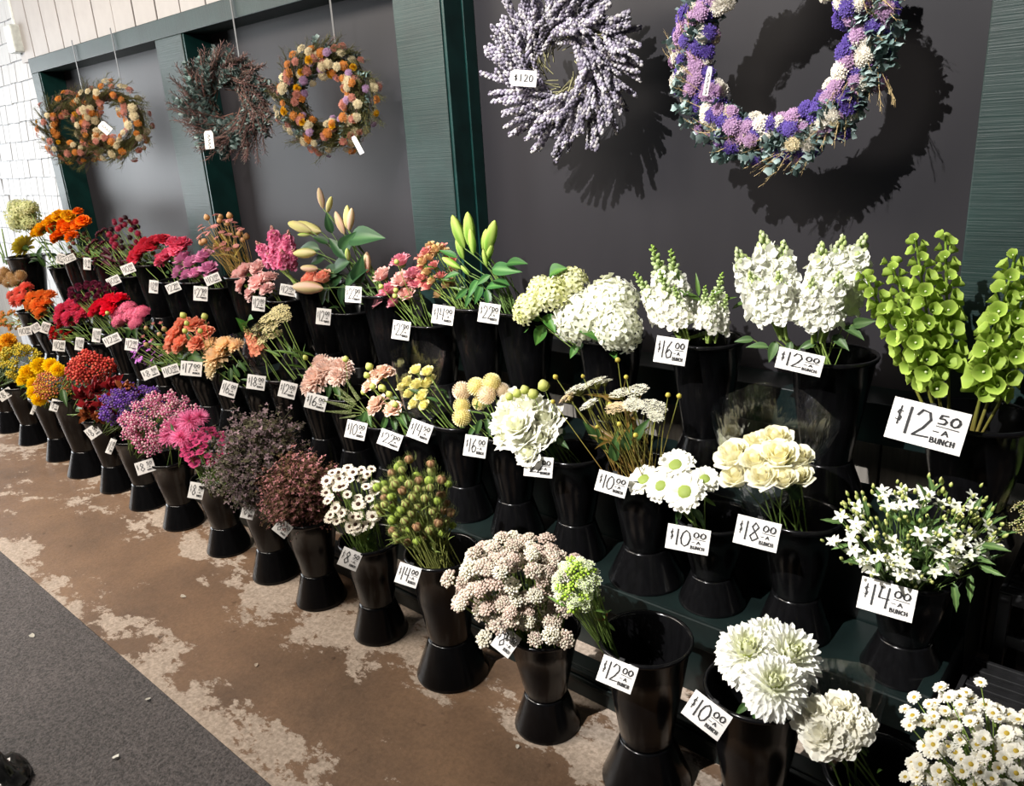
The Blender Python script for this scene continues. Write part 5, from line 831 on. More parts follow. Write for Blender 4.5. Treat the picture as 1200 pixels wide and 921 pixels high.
# ------------------------------------------------------------------ bouquets
HR = Vector((0.7528, 0.6583, 0)).normalized(); HF = Vector((-0.6583, 0.7528, 0)); ZU = Vector((0, 0, 1))
def wh(a=246, b=244, c=236): return sr(a, b, c)
STEMG = (GREEN, PALEG); 
class Bunch:
    def __init__(s, d):
        s.d = d; s.b = BK[d['b']]; s.rng = random.Random(d['label'])
        s.root = link(d['name'], None, None, s.b['rim'])
        tag(s.root, d['label'], d['cat'], 'bunches of cut flowers for sale')
        s.o = s.b['rim']; s.base = Vector(d['base']) if 'base' in d else s.b['rim']
        s.conv = s.base + Vector((0, 0, -.12))
        s.c0, s.c1 = GREEN, PALEG; s.sr = .0022; s.tight = .25 if 'base' in d else 1.0
    def put(s, name, me, p, direction, size, spin=None, parent=None):
        q = Vector(direction).to_track_quat('Z', 'Y') @ Quaternion((0, 0, 1), s.rng.uniform(0, 6.28) if spin is None else spin)
        return link(name, me, s.root, Vector(p) - s.o, q, size)
    def stem(s, p, r=None, to=None, name='stem'):
        p = Vector(p); e = to if to is not None else s.base + Vector((s.rng.uniform(-.5, .5) * s.b['rr'] * s.tight, s.rng.uniform(-.5, .5) * s.b['rr'] * s.tight, -.10))
        if to is None and p.z < s.b['rim'].z + .012: e = s.base + Vector((s.rng.uniform(-.04, .04), s.rng.uniform(-.04, .04), .015))
        d = p - e; r = r or s.sr
        return link(name, stem_mesh(s.c0, s.c1, s.rng.choice((0, 3, -3))), s.root, e - s.o, d.to_track_quat('Z', 'Y'), (r, r, d.length))
    def dirn(s, p, camk=.35, jit=.15):
        d = (Vector(p) - s.conv).normalized() + (CAMLOC - Vector(p)).normalized() * camk + Vector([s.rng.uniform(-jit, jit) for _ in '123'])
        return d.normalized()
    def cloud(s, n, inner=.25):
        d = s.d; C = Vector(d['c']); a, h = d['a'], d['h']; out = []; N_ = int(n * 1.75); i = 0
        for i in range(N_):
            z = 1 - 2 * (i + .5) / N_; r = math.sqrt(1 - z * z); t = i * GA
            u, w_, v = r * math.cos(t), r * math.sin(t), z
            if w_ > .35 and v < .35: continue
            k = 1 - inner * s.rng.random() ** 1.5
            out.append(C + (HR * u * a + HF * w_ * a * d['dk'] + ZU * v * h) * k)
        s.rng.shuffle(out); return out[:n]
    def leaves(s, me, width=1.0, name='leaf'):
        for q in s.d.get('leaves', []):
            p0, p1 = Vector(q[:3]), Vector(q[3:]); y = (p1 - p0); L = y.length; y /= L
            n = ((CAMLOC - p0).normalized() + Vector((0, 0, .5)) + Vector([s.rng.uniform(-.35, .35) for _ in '123'])); x = y.cross(n).normalized(); n = x.cross(y)
            link(name, me, s.root, p0 - s.o, Matrix((x, y, n)).transposed().to_quaternion(), (L * width, L, L))
            if (p0 - s.base).length > .05: s.stem(p0, .0016)
    def foliage(s, n, me, size, lo=-.05, hi=.12):
        """loose leaves on the stems between rim and heads"""
        C = Vector(s.d['c']) if 'c' in s.d else sum((Vector(p[:3]) for p in s.d['pts']), Vector()) / len(s.d['pts'])
        for i in range(n):
            t = s.rng.uniform(.15, .75); p = s.base.lerp(C, t) + Vector([s.rng.uniform(-.045, .045) for _ in '123']); p.z = max(p.z, s.b['rim'].z + .005)
            y = (C - s.base).normalized() * .6 + Vector((s.rng.uniform(-1, 1), s.rng.uniform(-1, .4), s.rng.uniform(-.2, .6))); y.normalize()
            n_ = Vector((s.rng.uniform(-.4, .4), -.6, .8)); x = y.cross(n_).normalized(); n_ = x.cross(y); L = size * s.rng.uniform(.7, 1.2)
            link('leaf', me, s.root, p - s.o, Matrix((x, y, n_)).transposed().to_quaternion(), L)
    def green(s, me=None, name='bud'):
        for q in s.d.get('green', []): s.put(name, me or h_greenbud(), q[:3], s.dirn(q[:3], .1), q[3]); s.stem(q[:3], .0016)
    def heads(s, meshes, name='flower_head', scale=1.0, camk=.35, stems=True):
        for q in s.d['pts']:
            s.put(name, s.rng.choice(meshes), q[:3], s.dirn(q[:3], camk), q[3] * scale)
            if stems: s.stem(q[:3])
    def sleeve(s):
        if 'sleeve' not in s.d: return
        q = s.d['sleeve']; p0, p1, R_ = Vector(q[:3]), Vector(q[3:6]), q[6]; d = p1 - p0; L = d.length * 1.12; g = G(); n = 28; vs_ = []; fs = []; rg = random.Random(3)
        for k in range(7):
            t = k / 6; r = lerp(.030, R_ * 1.12, t ** .8)
            for i in range(n):
                a = 2 * math.pi * i / n; rr = r * (1 + .07 * math.sin(a * 4 + t * 3) + rg.uniform(-.02, .02))
                top = (.10 * math.sin(a * 1.0 + .6) + .05 * (1 if (i // 7) % 2 else -1)) * R_ * 8 * .16 if k == 6 else 0
                vs_.append((rr * math.cos(a), rr * math.sin(a), L * t + top))
        for k in range(6):
            for i in range(n): j = (i + 1) % n; fs.append((k * n + i, k * n + j, (k + 1) * n + j, (k + 1) * n + i))
        g.add(vs_, fs, (1, 1, 1)); link('clear_sleeve', g.mesh('clear_sleeve', FILM, True, False), s.root, p0 - s.o, d.to_track_quat('Z', 'Y'))

LF = lambda: h_leaf(sr(46, 74, 38), sr(84, 116, 60), .17)
LFD = lambda: h_leaf(sr(30, 50, 32), sr(62, 90, 54), .26)
LFN = lambda: h_leaf(sr(74, 104, 46), sr(110, 140, 66), .09)
LFG = lambda: h_leaf(sr(52, 100, 40), sr(104, 150, 66), .30)

def spikes(b, meshes, name):
    for q in b.d['segs']:
        p0, p1 = Vector(q[:3]), Vector(q[3:]); d = p1 - p0
        b.put(name, b.rng.choice(meshes), p0, d, d.length)
        b.stem(p0 + d * .02, .003)
HEADS = {  # kind: (head meshes, leaf count, leaf maker, leaf size)
 'lisi_pink': (lambda: [h_rose(sr(196, 96, 122), sr(232, 160, 172), 18, s, .75, .08) for s in (1, 2)] + [h_rose(sr(226, 170, 160), sr(240, 200, 192), 16, 3, .8, .08)], 10, LFN, .06),
 'rose_coral': (lambda: [h_rose(sr(240, 144, 118), sr(248, 182, 160), 18, 4, .35)], 6, LF, .06),
 'carn_palepink': (lambda: [h_ruffle(sr(232, 176, 178), sr(248, 212, 206), 34, s) for s in (1, 2)], 6, LFN, .05),
 'lisi_lilac': (lambda: [h_rose(sr(196, 110, 160), sr(226, 150, 190), 16, s, .9, .1) for s in (1, 2)], 5, LFN, .05),
 'gerb_pink': (lambda: [h_ruffle(sr(206, 60, 100), sr(236, 110, 140), 34, s) for s in (1, 2)], 5, LFN, .05),
 'gerb_red': (lambda: [h_ruffle(sr(170, 34, 56), sr(226, 66, 88), 34, s, .4, .1, -5) for s in (1, 2)], 5, LF, .05),
 'gerb_vred': (lambda: [h_ruffle(sr(196, 14, 44), sr(238, 34, 66), 34, s, .4, .1, -5) for s in (1, 2)], 6, LF, .06),
 'marigold_orange': (lambda: [h_ruffle(sr(236, 90, 6), sr(250, 128, 14), 46, s) for s in (1, 2)], 16, LFN, .07),
 'marigold_yellow': (lambda: [h_ruffle(sr(236, 150, 4), sr(252, 196, 20), 46, s) for s in (1, 2)], 12, LFN, .07),
 'cream_hyd': (lambda: [h_cluster(sr(200, 200, 140), sr(224, 222, 176), sr(196, 204, 140), 60, .24, -.5, s) for s in (1,)], 5, LF, .06),
 'yellow_droop': (lambda: [h_mum(sr(170, 150, 30), sr(214, 190, 60), 70, .16, 80, 0, .1, 0, False, 2)], 12, LFD, .07),
 'rose_cream': (lambda: [h_rose(sr(246, 238, 186), sr(253, 251, 232), 18, s, o, .02) for s, o in ((1, .45), (2, .6), (3, .35))], 8, LFD, .06),
 'scabiosa_white': (lambda: [h_daisy(wh(250, 249, 240), sr(150, 168, 84), 19, .15, .36, s, 4, sr(238, 238, 222), 3, .55, .12) for s in (1, 2, 3)], 6, LFN, .06),
 'lisi_white': (lambda: [h_rose(sr(238, 240, 206), sr(250, 249, 242), 18, s, .8, .09) for s in (1, 2)] + [h_ruffle(sr(240, 240, 220), sr(250, 249, 242), 30, 3)], 8, LFD, .06),
 'pompon': (lambda: [h_ball(sr(226, 212, 140), sr(248, 238, 198), 170, s) for s in (1,)] + [h_ball(sr(224, 202, 168), sr(246, 230, 214), 170, 2)], 14, LFN, .05),
 'sprayrose': (lambda: [h_rose(sr(232, 222, 130), sr(246, 240, 180), 16, s, .5) for s in (1, 2)], 6, LF, .05),
 'carn_blush': (lambda: [h_ruffle(sr(236, 196, 170), sr(248, 222, 206), 36, s) for s in (1, 2)], 8, LF, .06),
 'mum_blush': (lambda: [h_mum(sr(236, 190, 170), sr(250, 226, 214), 110, .12, 88, -35, .4, 0, False, s) for s in (1, 2)], 10, LF, .06),
 'lace_cream': (lambda: [h_umbel(sr(196, 186, 120), sr(230, 218, 176), 60, s) for s in (1, 2)], 14, LFN, .08),
 'dahlia_peach': (lambda: [h_mum(sr(238, 170, 130), sr(250, 222, 180), 80, .17, 88, -35, .4, .05, False, s) for s in (1, 2)] + [h_mum(sr(240, 214, 160), sr(250, 236, 204), 80, .17, 88, -35, .4, .05, False, 3)], 8, LF, .06),
 'carn_coral': (lambda: [h_ruffle(sr(226, 120, 96), sr(246, 172, 142), 36, s) for s in (1, 2)], 10, LF, .06),
 'dome_pink': (lambda: [h_cluster(sr(206, 80, 120), sr(238, 130, 158), sr(226, 104, 140), 110, .16, -.2, s, 4, .03, .7) for s in (1, 2)], 8, LF, .06),
 'mum_raspberry': (lambda: [h_mum(sr(176, 30, 70), sr(226, 76, 110), 80, .15, 88, -35, .4, 0, False, s) for s in (1, 2)], 10, LF, .05),
 'mum_orange': (lambda: [h_mum(sr(220, 90, 30), sr(246, 142, 62), 80, .15, 88, -35, .4, 0, False, s) for s in (1, 2)], 10, LF, .05),
 'mum_coral': (lambda: [h_mum(sr(216, 70, 60), sr(240, 122, 104), 80, .15, 88, -35, .4, 0, False, s) for s in (1, 2)], 10, LF, .05),
 'tanballs': (lambda: [h_ball(sr(170, 130, 80), sr(222, 184, 140), 120, 4)], 5, LFN, .05),
 'carn_white': (lambda: [h_ruffle(sr(236, 232, 208), sr(250, 248, 238), 42, s, .4, .18) for s in (1, 2)], 6, LFN, .05),
 'mum_white': (lambda: [h_mum(sr(222, 228, 150), sr(253, 253, 248), 230, .085, 90, -70, .42, 0, False, s, sr(176, 190, 70), .6, 4) for s in (1, 2)], 4, LF, .06),
 'spider_pink': (lambda: [h_mum(sr(206, 70, 130), sr(244, 140, 186), 70, .07, 84, -25, .25, 0, True, s) for s in (1, 2)], 8, LF, .05),
 'leuca': (lambda: [h_pointed(sr(96, 18, 26), sr(176, 40, 46), 16, s) for s in (1, 2)] + [h_pointed(sr(96, 40, 24), sr(170, 96, 50), 14, 3)], 14, lambda: h_leaf(sr(60, 22, 26), sr(110, 50, 44), .12), .08),
 'mum_yellow': (lambda: [h_mum(sr(236, 170, 4), sr(252, 214, 12), 80, .15, 88, -35, .4, 0, False, s) for s in (1, 2)], 10, LF, .05),
 'mum_gold': (lambda: [h_mum(sr(216, 140, 14), sr(240, 180, 40), 80, .15, 88, -35, .4, 0, False, s) for s in (1,)], 6, LF, .05),
 'hydrangea_white': (lambda: [h_cluster(sr(236, 238, 206), sr(253, 253, 247), sr(242, 244, 222), 84, .29, -.4, s) for s in (1, 2)], 4, LFG, .09),
 'hydrangea_lime': (lambda: [h_cluster(sr(196, 206, 110), sr(238, 238, 176), sr(248, 246, 220), 64, .30, -.4, s) for s in (1, 2)], 4, LFG, .08),
 'lace_white': (lambda: [h_umbel(sr(206, 204, 170), sr(248, 246, 234), 80, s, .12) for s in (1, 2)] + [h_umbel(sr(190, 166, 110), sr(236, 214, 184), 70, 3, .13)], 22, lambda: h_leaf(sr(96, 92, 34), sr(136, 84, 44), .07), .09),
}
CLOUDS = {  # kind: (meshes, head radius, leaf count, leaf maker, leaf size, camk)
 'alstro_pink': (lambda: [h_rose(sr(196, 96, 104), sr(226, 150, 136), 8, s, .9, .05) for s in (1, 2)] + [h_rose(sr(180, 150, 90), sr(222, 180, 136), 8, 3, .6)], .03, 16, LFN, .07, .3),
 'astrantia': (lambda: [h_umbel(sr(206, 130, 120), sr(236, 168, 166), 40, s, .2, .1) for s in (1, 2)] + [h_umbel(sr(216, 140, 130), sr(242, 180, 176), 40, 4, .2, .1), h_greenbud(sr(186, 150, 90), sr(224, 170, 130))], .019, 26, lambda: h_leaf(sr(140, 124, 50), sr(176, 150, 70), .06), .09, .2),
 'globe_crimson': (lambda: [h_ball(sr(120, 22, 48), sr(190, 60, 90), 100, 5), h_ball(sr(40, 14, 20), sr(84, 34, 40), 100, 6), h_ball(sr(150, 30, 60), sr(206, 70, 104), 100, 7)], .016, 18, LFN, .06, .2),
 'maroon': (lambda: [h_bumps((sr(60, 16, 30), sr(92, 24, 44), sr(120, 36, 56)), 22, s) for s in (1, 2)], .024, 20, lambda: h_leaf(sr(48, 14, 26), sr(90, 30, 44), .14), .09, .2),
 'podsrust': (lambda: [h_ball(sr(120, 60, 50), sr(170, 96, 80), 90, 8), h_ball(sr(90, 60, 44), sr(130, 84, 60), 90, 9)], .014, 34, LFN, .08, .2),
 'alstro_thin': (lambda: [h_rose(sr(206, 120, 120), sr(230, 160, 150), 7, s, .5) for s in (1,)] + [h_greenbud(sr(150, 150, 80), sr(214, 150, 130))], .016, 26, LFN, .10, .2),
 'phlox_lilac': (lambda: [h_daisy(sr(206, 120, 214), sr(150, 60, 150), 5, .42, .12, s) for s in (1, 2)], .018, 8, LF, .05, .6),
 'mum_dark': (lambda: [h_mum(sr(46, 8, 24), sr(112, 34, 62), 60, .17, 88, -30, .4, 0, False, s) for s in (1, 2)], .022, 10, LFD, .06, .4),
 'alstro_red': (lambda: [h_rose(sr(150, 16, 18), sr(214, 40, 40), 9, s, .9, .05) for s in (1, 2)], .022, 8, LFN, .06, .4),
 'alstro_peach': (lambda: [h_rose(sr(206, 120, 50), sr(236, 166, 96), 9, s, .9, .05) for s in (1, 2)], .024, 10, LFN, .06, .4),
 'daisy_tiny': (lambda: [h_daisy(wh(), sr(196, 168, 60), 13, .2, .3, s, 10, wh(236, 234, 214), 2) for s in (1, 2, 3)], .0140, 26, LFN, .05, .5),
 'nigella': (lambda: [h_pod(sr(168, 180, 100), sr(118, 78, 56), sr(140, 154, 86), s) for s in (1, 2)] + [h_pod(sr(164, 184, 76), sr(120, 140, 64), sr(120, 140, 70), 3), h_pod(sr(166, 132, 92), sr(112, 66, 50), sr(130, 140, 80), 4)], .0225, 60, lambda: h_leaf(sr(96, 112, 54), sr(130, 144, 76), .035), .09, .1),
 'button_white': (lambda: [h_daisy(wh(244, 236, 220), sr(74, 44, 28), 16, .16, .36, s, 16, wh(232, 220, 200)) for s in (1, 2, 3)], .0185, 12, LF, .05, .55),
 'button_pink': (lambda: [h_daisy(sr(220, 84, 138), sr(120, 30, 70), 18, .15, .36, s, 22, sr(190, 56, 110)) for s in (1, 2, 3)], .022, 14, LF, .06, .5),
 'phlox_pink': (lambda: [h_bumps((sr(226, 130, 170), sr(240, 176, 200), sr(206, 108, 150), sr(236, 200, 206)), 14, s, .24, .4) for s in (1, 2)], .024, 22, LF, .06, .4),
 'statice_purple': (lambda: [h_bumps((sr(92, 50, 150), sr(126, 80, 184), sr(150, 104, 200), sr(110, 84, 130)), 20, s, .24, .5) for s in (1, 2)], .026, 16, LF, .06, .4),
 'statice_grey': (lambda: [h_bumps((sr(150, 140, 134), sr(112, 104, 96), sr(178, 168, 162)), 8, s, .26, .5) for s in (1, 2)], .014, 26, lambda: h_leaf(sr(70, 84, 56), sr(100, 110, 76), .05), .06, .2),
 'sprig_cream': (lambda: [h_berries((sr(206, 196, 140), sr(226, 218, 176), sr(176, 166, 100)), 9, s, .2) for s in (1, 2)], .011, 0, LFN, .04, .3),
 'berry_red': (lambda: [h_berries((sr(206, 72, 60), sr(186, 56, 52), sr(224, 104, 84)), 20, s, .19) for s in (1, 2)], .036, 12, LF, .06, .3),
 'berry_yellow': (lambda: [h_berries((sr(226, 150, 84), sr(206, 112, 84), sr(230, 190, 70)), 20, s, .17) for s in (1, 2)], .034, 14, LF, .06, .3),
 'button_yellow': (lambda: [h_bumps((sr(206, 190, 70), sr(226, 200, 60), sr(170, 170, 80)), 12, s, .3, .4) for s in (1, 2)], .024, 14, LF, .06, .3),
 'candytuft': (lambda: [h_umbel(sr(176, 206, 70), wh(), 26, s, .26, .2) for s in (1, 2)] + [h_bumps((sr(166, 200, 60), sr(196, 220, 110)), 10, 3, .3, .4)], .014, 10, LFN, .05, .3),
 'yarrow': (lambda: [h_bumps((sr(234, 226, 208), sr(224, 212, 194), sr(212, 196, 180), sr(200, 180, 168)), 40, s, .18, .5) for s in (1, 2, 3)] + [h_bumps((sr(242, 238, 226), sr(234, 228, 208)), 40, 4, .18, .5), h_bumps((sr(206, 184, 170), sr(222, 202, 190)), 40, 5, .18, .5)], .0235, 16, LF, .06, .45),
}
def build(d):
    b = Bunch(d); k = d['kind']
    if k in HEADS:
        ms, nl, lf, ls = HEADS[k]
        if k == 'lace_white': b.c0, b.c1 = sr(120, 70, 40), sr(140, 146, 70)
        if k == 'cream_hyd' or k == 'yellow_droop': b.sr = .004
        b.heads(ms(), scale={'rose_cream': 1.28, 'mum_white': 1.18, 'cream_hyd': 1.3, 'hydrangea_white': 1.12, 'hydrangea_lime': 1.1, 'lisi_white': 1.25, 'scabiosa_white': 1.12, 'leuca': 1.6, 'lace_white': 1.1, 'pompon': 1.05}.get(k, 1.28), camk={'rose_cream': .25, 'mum_white': .6, 'scabiosa_white': .7, 'leuca': .05, 'lace_white': .05, 'lace_cream': .7}.get(k, .35))
        b.foliage(nl, lf(), ls); b.leaves(LFG() if 'hydr' in k else LF())
        if k == 'lace_white':
            b.green(h_greenbud(sr(170, 150, 60), sr(206, 196, 90)))
            for i in range(34): b.stem(Vector(b.rng.choice(d['pts'])[:3]).lerp(b.base, .25) + Vector([b.rng.uniform(-.05, .05) for _ in '123']), .0014)
        else: b.green()
        b.sleeve()
    elif k in CLOUDS:
        ms, r, nl, lf, ls, ck = CLOUDS[k]; ms = ms()
        if k == 'astrantia': b.c0, b.c1 = sr(140, 124, 50), sr(186, 150, 90)
        if k == 'nigella': b.c0, b.c1 = sr(110, 110, 54), sr(140, 150, 80)
        pts = b.cloud(d['n'], .45 if k in ('nigella', 'astrantia') else .42 if k in ('yarrow', 'daisy_tiny', 'phlox_pink') else .22) + [Vector(q) for q in d.get('extra', [])]
        if k in ('yarrow', 'daisy_tiny', 'phlox_pink', 'statice_purple', 'button_white'): pts = [p + Vector([b.rng.gauss(0, .011) for _ in '123']) for p in pts]
        for p in pts:
            b.put('seed_pod' if k == 'nigella' else 'berry_spray' if 'berry' in k else 'flower_head', b.rng.choice(ms), p, b.dirn(p, ck, .25), r * b.rng.uniform(.8, 1.15)); b.stem(p, .0014 if r < .02 else .002)
        b.foliage(nl, lf(), ls)
        if k == 'candytuft':
            g = G(); lathe(g, [(.013, -.004), (.016, 0), (.013, .004)], 12, sr(170, 90, 50)); tie = Vector(d['c']).lerp(b.base, .62)
            b.put('rubber_band', g.mesh('rubber_band', PETAL), tie, Vector(d['c']) - b.base, 1)
    elif k.startswith('limonium'):
        pk = 'pink' in k
        ms = [h_haze(sr(96, 82, 50) if pk else sr(84, 82, 56), (sr(150, 96, 92), sr(118, 80, 68), sr(184, 124, 128), sr(104, 84, 56)) if pk else (sr(112, 94, 98), sr(88, 78, 74), sr(140, 116, 122), sr(92, 88, 66)), 90, s, .026) for s in (1, 2, 3)]
        for p in b.cloud(d['n'], .3):
            e = b.base + Vector((b.rng.uniform(-.04, .04), b.rng.uniform(-.04, .04), -.02)); v = p - e
            b.put('spray', b.rng.choice(ms), e, v, v.length * 1.06)
        b.foliage(16, h_leaf(sr(70, 74, 46), sr(96, 96, 60), .05), .08)
    elif k == 'stock': spikes(b, [h_stock(wh(232, 234, 218), wh(250, 249, 245), sr(178, 196, 120), s) for s in (1, 2, 3)], 'flower_spike'); b.leaves(h_leaf(sr(60, 88, 48), sr(104, 130, 84), .20), 1.1)
    elif k == 'stock_pink': spikes(b, [h_stock(sr(228, 116, 166), sr(246, 168, 196), sr(196, 160, 130), s, 36, .15) for s in (1, 2)], 'flower_spike')
    elif k == 'snap': spikes(b, [h_snap(wh(), wh(240, 242, 214), sr(150, 184, 74), s, .42) for s in (1, 2, 3)], 'flower_spike'); d['c'] = d['segs'][0][3:]; b.foliage(8, LFN(), .08)
    elif k == 'glad_coral': spikes(b, [h_snap(sr(236, 150, 120), sr(244, 182, 150), sr(150, 170, 90), 7, .55)], 'flower_spike'); b.leaves(LFG()); b.sleeve()
    elif k == 'veronica': spikes(b, [h_veronica(s) for s in (1, 2)], 'flower_spike'); b.leaves(LF())
    elif k == 'stems_bare':
        for q in d['segs']: b.stem(q[3:], .006, Vector(q[:3]))
    elif k.startswith('lily'):
        gr = k == 'lily_green'
        ms = [h_bud(sr(196, 206, 110), sr(112, 156, 52), sr(168, 196, 96), s) for s in (1, 2)] if gr else [h_bud(sr(176, 196, 90), sr(150, 180, 84), sr(206, 206, 150), 1), h_bud(sr(220, 196, 160), sr(196, 180, 130), sr(226, 190, 170), 2), h_bud(sr(206, 200, 110), sr(200, 196, 130), sr(222, 210, 160), 3)]
        b.c0, b.c1 = sr(60, 84, 44), sr(110, 140, 70)
        for q in d['segs']:
            p0, p1 = Vector(q[:3]), Vector(q[3:]); v = p1 - p0; p0 = p0 + v * (.18 if gr else .05); v = p1 - p0
            b.put('bud', b.rng.choice(ms), p0, v, v.length * (1.0 if gr else 1.1))
            mid = p0.lerp(b.base, .45) + Vector((0, 0, .01)); b.stem(p0, .0026, mid); b.stem(mid, .0036)
        b.leaves(h_leaf(sr(38, 82, 40), sr(84, 132, 66), .17, 0, 2, .35) if gr else h_leaf(sr(30, 60, 36), sr(64, 100, 58), .20, 0, 2, .35), 1.1)
    elif k == 'bells':
        bell = h_bell(); b.c0, b.c1 = sr(110, 96, 50), sr(120, 150, 52)
        for q in d['segs']:
            p0, p1 = Vector(q[:3]), Vector(q[3:]); v = p1 - p0; L = v.length
            sp = b.stem(p1, .0042, p0 - Vector((0, 0, .06)), 'spike_stem')
            fr = v.to_track_quat('Z', 'Y').to_matrix(); n = int(L * 84)
            for i in range(n):
                t = .22 + .80 * i / n; a = i * GA; dr = fr @ Vector((math.cos(a), math.sin(a), lerp(.25, .9, t ** 2.2)))
                s_ = lerp(.0215, .012, t ** 2) * b.rng.uniform(.85, 1.15)
                b.put('bell', bell, p0 + v * t + (fr @ Vector((math.cos(a), math.sin(a), 0))) * .008, dr, s_)
    elif k == 'starflower':
        st_ = h_star(); gb = h_greenbud(sr(150, 172, 80), sr(226, 226, 150))
        pts = b.cloud(d['n'], .35); b.c0, b.c1 = sr(70, 96, 50), sr(120, 146, 80)
        for i, p in enumerate(pts):
            dr = b.dirn(p, .35, .3)
            if i % 4 < 3:
                b.put('star_flower', st_, p, dr, .0195 * b.rng.uniform(.85, 1.1))
            for q in range(6 if i % 4 >= 3 else 1):
                p2 = p + Vector([b.rng.uniform(-.022, .022) for _ in '123']) + dr * .004; b.put('bud', gb, p2, b.dirn(p2, .1, .2), tuple(v * b.rng.uniform(.85, 1.2) for v in (.0046, .0046, .0085)))
            b.stem(p, .0018)
        lf = h_leaf(sr(62, 92, 48), sr(128, 158, 92), .13, .14, 3, .4); b.leaves(lf, 1.0); b.foliage(46, lf, .075)
        for i in range(40):
            p = b.rng.choice(pts) - Vector((0, 0, .012)); y = (b.dirn(p, .0, .7)); x = y.cross(Vector((.1, -.3, 1))).normalized(); L = b.rng.uniform(.035, .055)
            link('leaf', lf, b.root, p - b.o, Matrix((x, y, x.cross(y))).transposed().to_quaternion(), L)
for d in BUNCHES: build(d)

# ------------------------------------------------------------------ wreaths
@cached
def sprig(kind, seed):
    rng = random.Random(seed); g = G()
    if kind == 'lavender':
        cst = sr(150, 146, 110); tube(g, [(0, 0, 0), (.01, 0, .5), (0, 0, 1)], .012, .008, 3, cst)
        for i in range(30): a = i * GA; t = i / 29; r = .035 * (1 - .4 * t); ico(g, (r * math.cos(a), r * math.sin(a), lerp(.5, 1.02, t)), .030, 1, rng.choice((sr(140, 134, 152), sr(168, 164, 176), sr(112, 106, 122), sr(190, 186, 188))), 1.3)
    elif kind == 'heather':
        tube(g, [(0, 0, 0), (.02, 0, .5), (0, 0, 1)], .014, .008, 3, sr(130, 96, 84))
        for i in range(34): a = i * GA; t = i / 33; petal(g, pm(Vector((0, 0, lerp(.35, 1, t))), a, math.radians(rng.uniform(20, 60))), .11, .035, sr(120, 92, 92), rng.choice((sr(176, 136, 136), sr(150, 126, 120), sr(112, 112, 100))), .3, .1, 0, 1, 2, True, rng)
    elif kind == 'eucalyptus':
        tube(g, [(0, 0, 0), (.02, 0, .5), (0, 0, 1)], .016, .008, 3, sr(110, 110, 96))
        for i in range(16): a = i * GA; t = i / 15; petal(g, pm(Vector((0, 0, lerp(.2, 1, t))), a, math.radians(rng.uniform(10, 50))), .2, .11, sr(96, 118, 114), rng.choice((sr(128, 152, 150), sr(104, 128, 124), sr(160, 178, 176))), .3, .1, 0, 2, 2, False, rng)
    elif kind == 'moss':
        tube(g, [(0, 0, 0), (.02, 0, .5), (0, 0, 1)], .012, .006, 3, sr(86, 80, 46))
        for i in range(30): a = i * GA; t = i / 29; petal(g, pm(Vector((0, 0, lerp(.1, .95, t))), a, math.radians(rng.uniform(25, 65))), .2, .028, sr(84, 88, 48), rng.choice((sr(120, 122, 66), sr(92, 96, 52), sr(110, 92, 60))), .2, .1, 0, 1, 2, True, rng)
    elif kind == 'wheat':
        for k in range(5):
            a = k * 1.26; tube(g, [(0, 0, 0), (.04 * math.cos(a), .04 * math.sin(a), .6), (.14 * math.cos(a), .14 * math.sin(a), .8 + .05 * k)], .006, .004, 3, sr(176, 150, 100), sr(214, 190, 140))
            for q in range(7): petal(g, pm(Vector((.14 * math.cos(a) * (.7 + q * .05), .14 * math.sin(a) * (.7 + q * .05), .55 + .05 * k + q * .045)), q * 2.1, 1.2), .10, .014, sr(190, 164, 112), sr(224, 202, 154), .3, .1, 0, 1, 2, True, rng)
    return g.mesh(kind + '_sprig', DRIED)
def strap(root, top, bot, wd=.006):
    top, bot = Vector(top), Vector(bot); d = top - bot; g = G(); g.box(-wd, wd, -.001, .001, 0, 1)
    link('hanging_strap', g.mesh('hanging_strap', WIRE, False, False), root, bot - root.location, d.to_track_quat('Z', 'Y') , (1, 1, d.length))
def gift_tag(root, p, wd, hh, rt, upv, txt=None):
    """paper tag: long axis = rt, short axis = upv (world vectors)"""
    g = G(); prof = [(-.5, -.34), (-.36, -.5), (.5, -.5), (.5, .5), (-.36, .5), (-.5, .34)]
    g.add([(x * wd, y * hh, .0008) for x, y in prof] + [(x * wd, y * hh, -.0008) for x, y in prof], [(0, 1, 2, 3, 4, 5), (11, 10, 9, 8, 7, 6)] + [(i, i + 6, (i + 1) % 6 + 6, (i + 1) % 6) for i in range(6)], (1, 1, 1))
    rt = Vector(rt).normalized(); upv = Vector(upv); n = rt.cross(upv).normalized(); upv = n.cross(rt)
    o = link('price_tag', g.mesh('price_tag', CARDW, False, False), root, Vector(p) - root.location, Matrix((rt, upv, n)).transposed().to_quaternion())
    g = G()
    if txt:
        for i, ch in enumerate(txt): glyph(g, ch, -.34 + i * .19, -.2, .13, .42, .020)
    else:
        for i in range(4): stroke(g, [(-.3 + .2 * i, -.1), (-.2 + .2 * i, .15), (-.15 + .2 * i, -.1)], .02)
    link('lettering', g.mesh('lettering', INK, False, False), o, (0, 0, .0016), None, (wd, hh, 1))
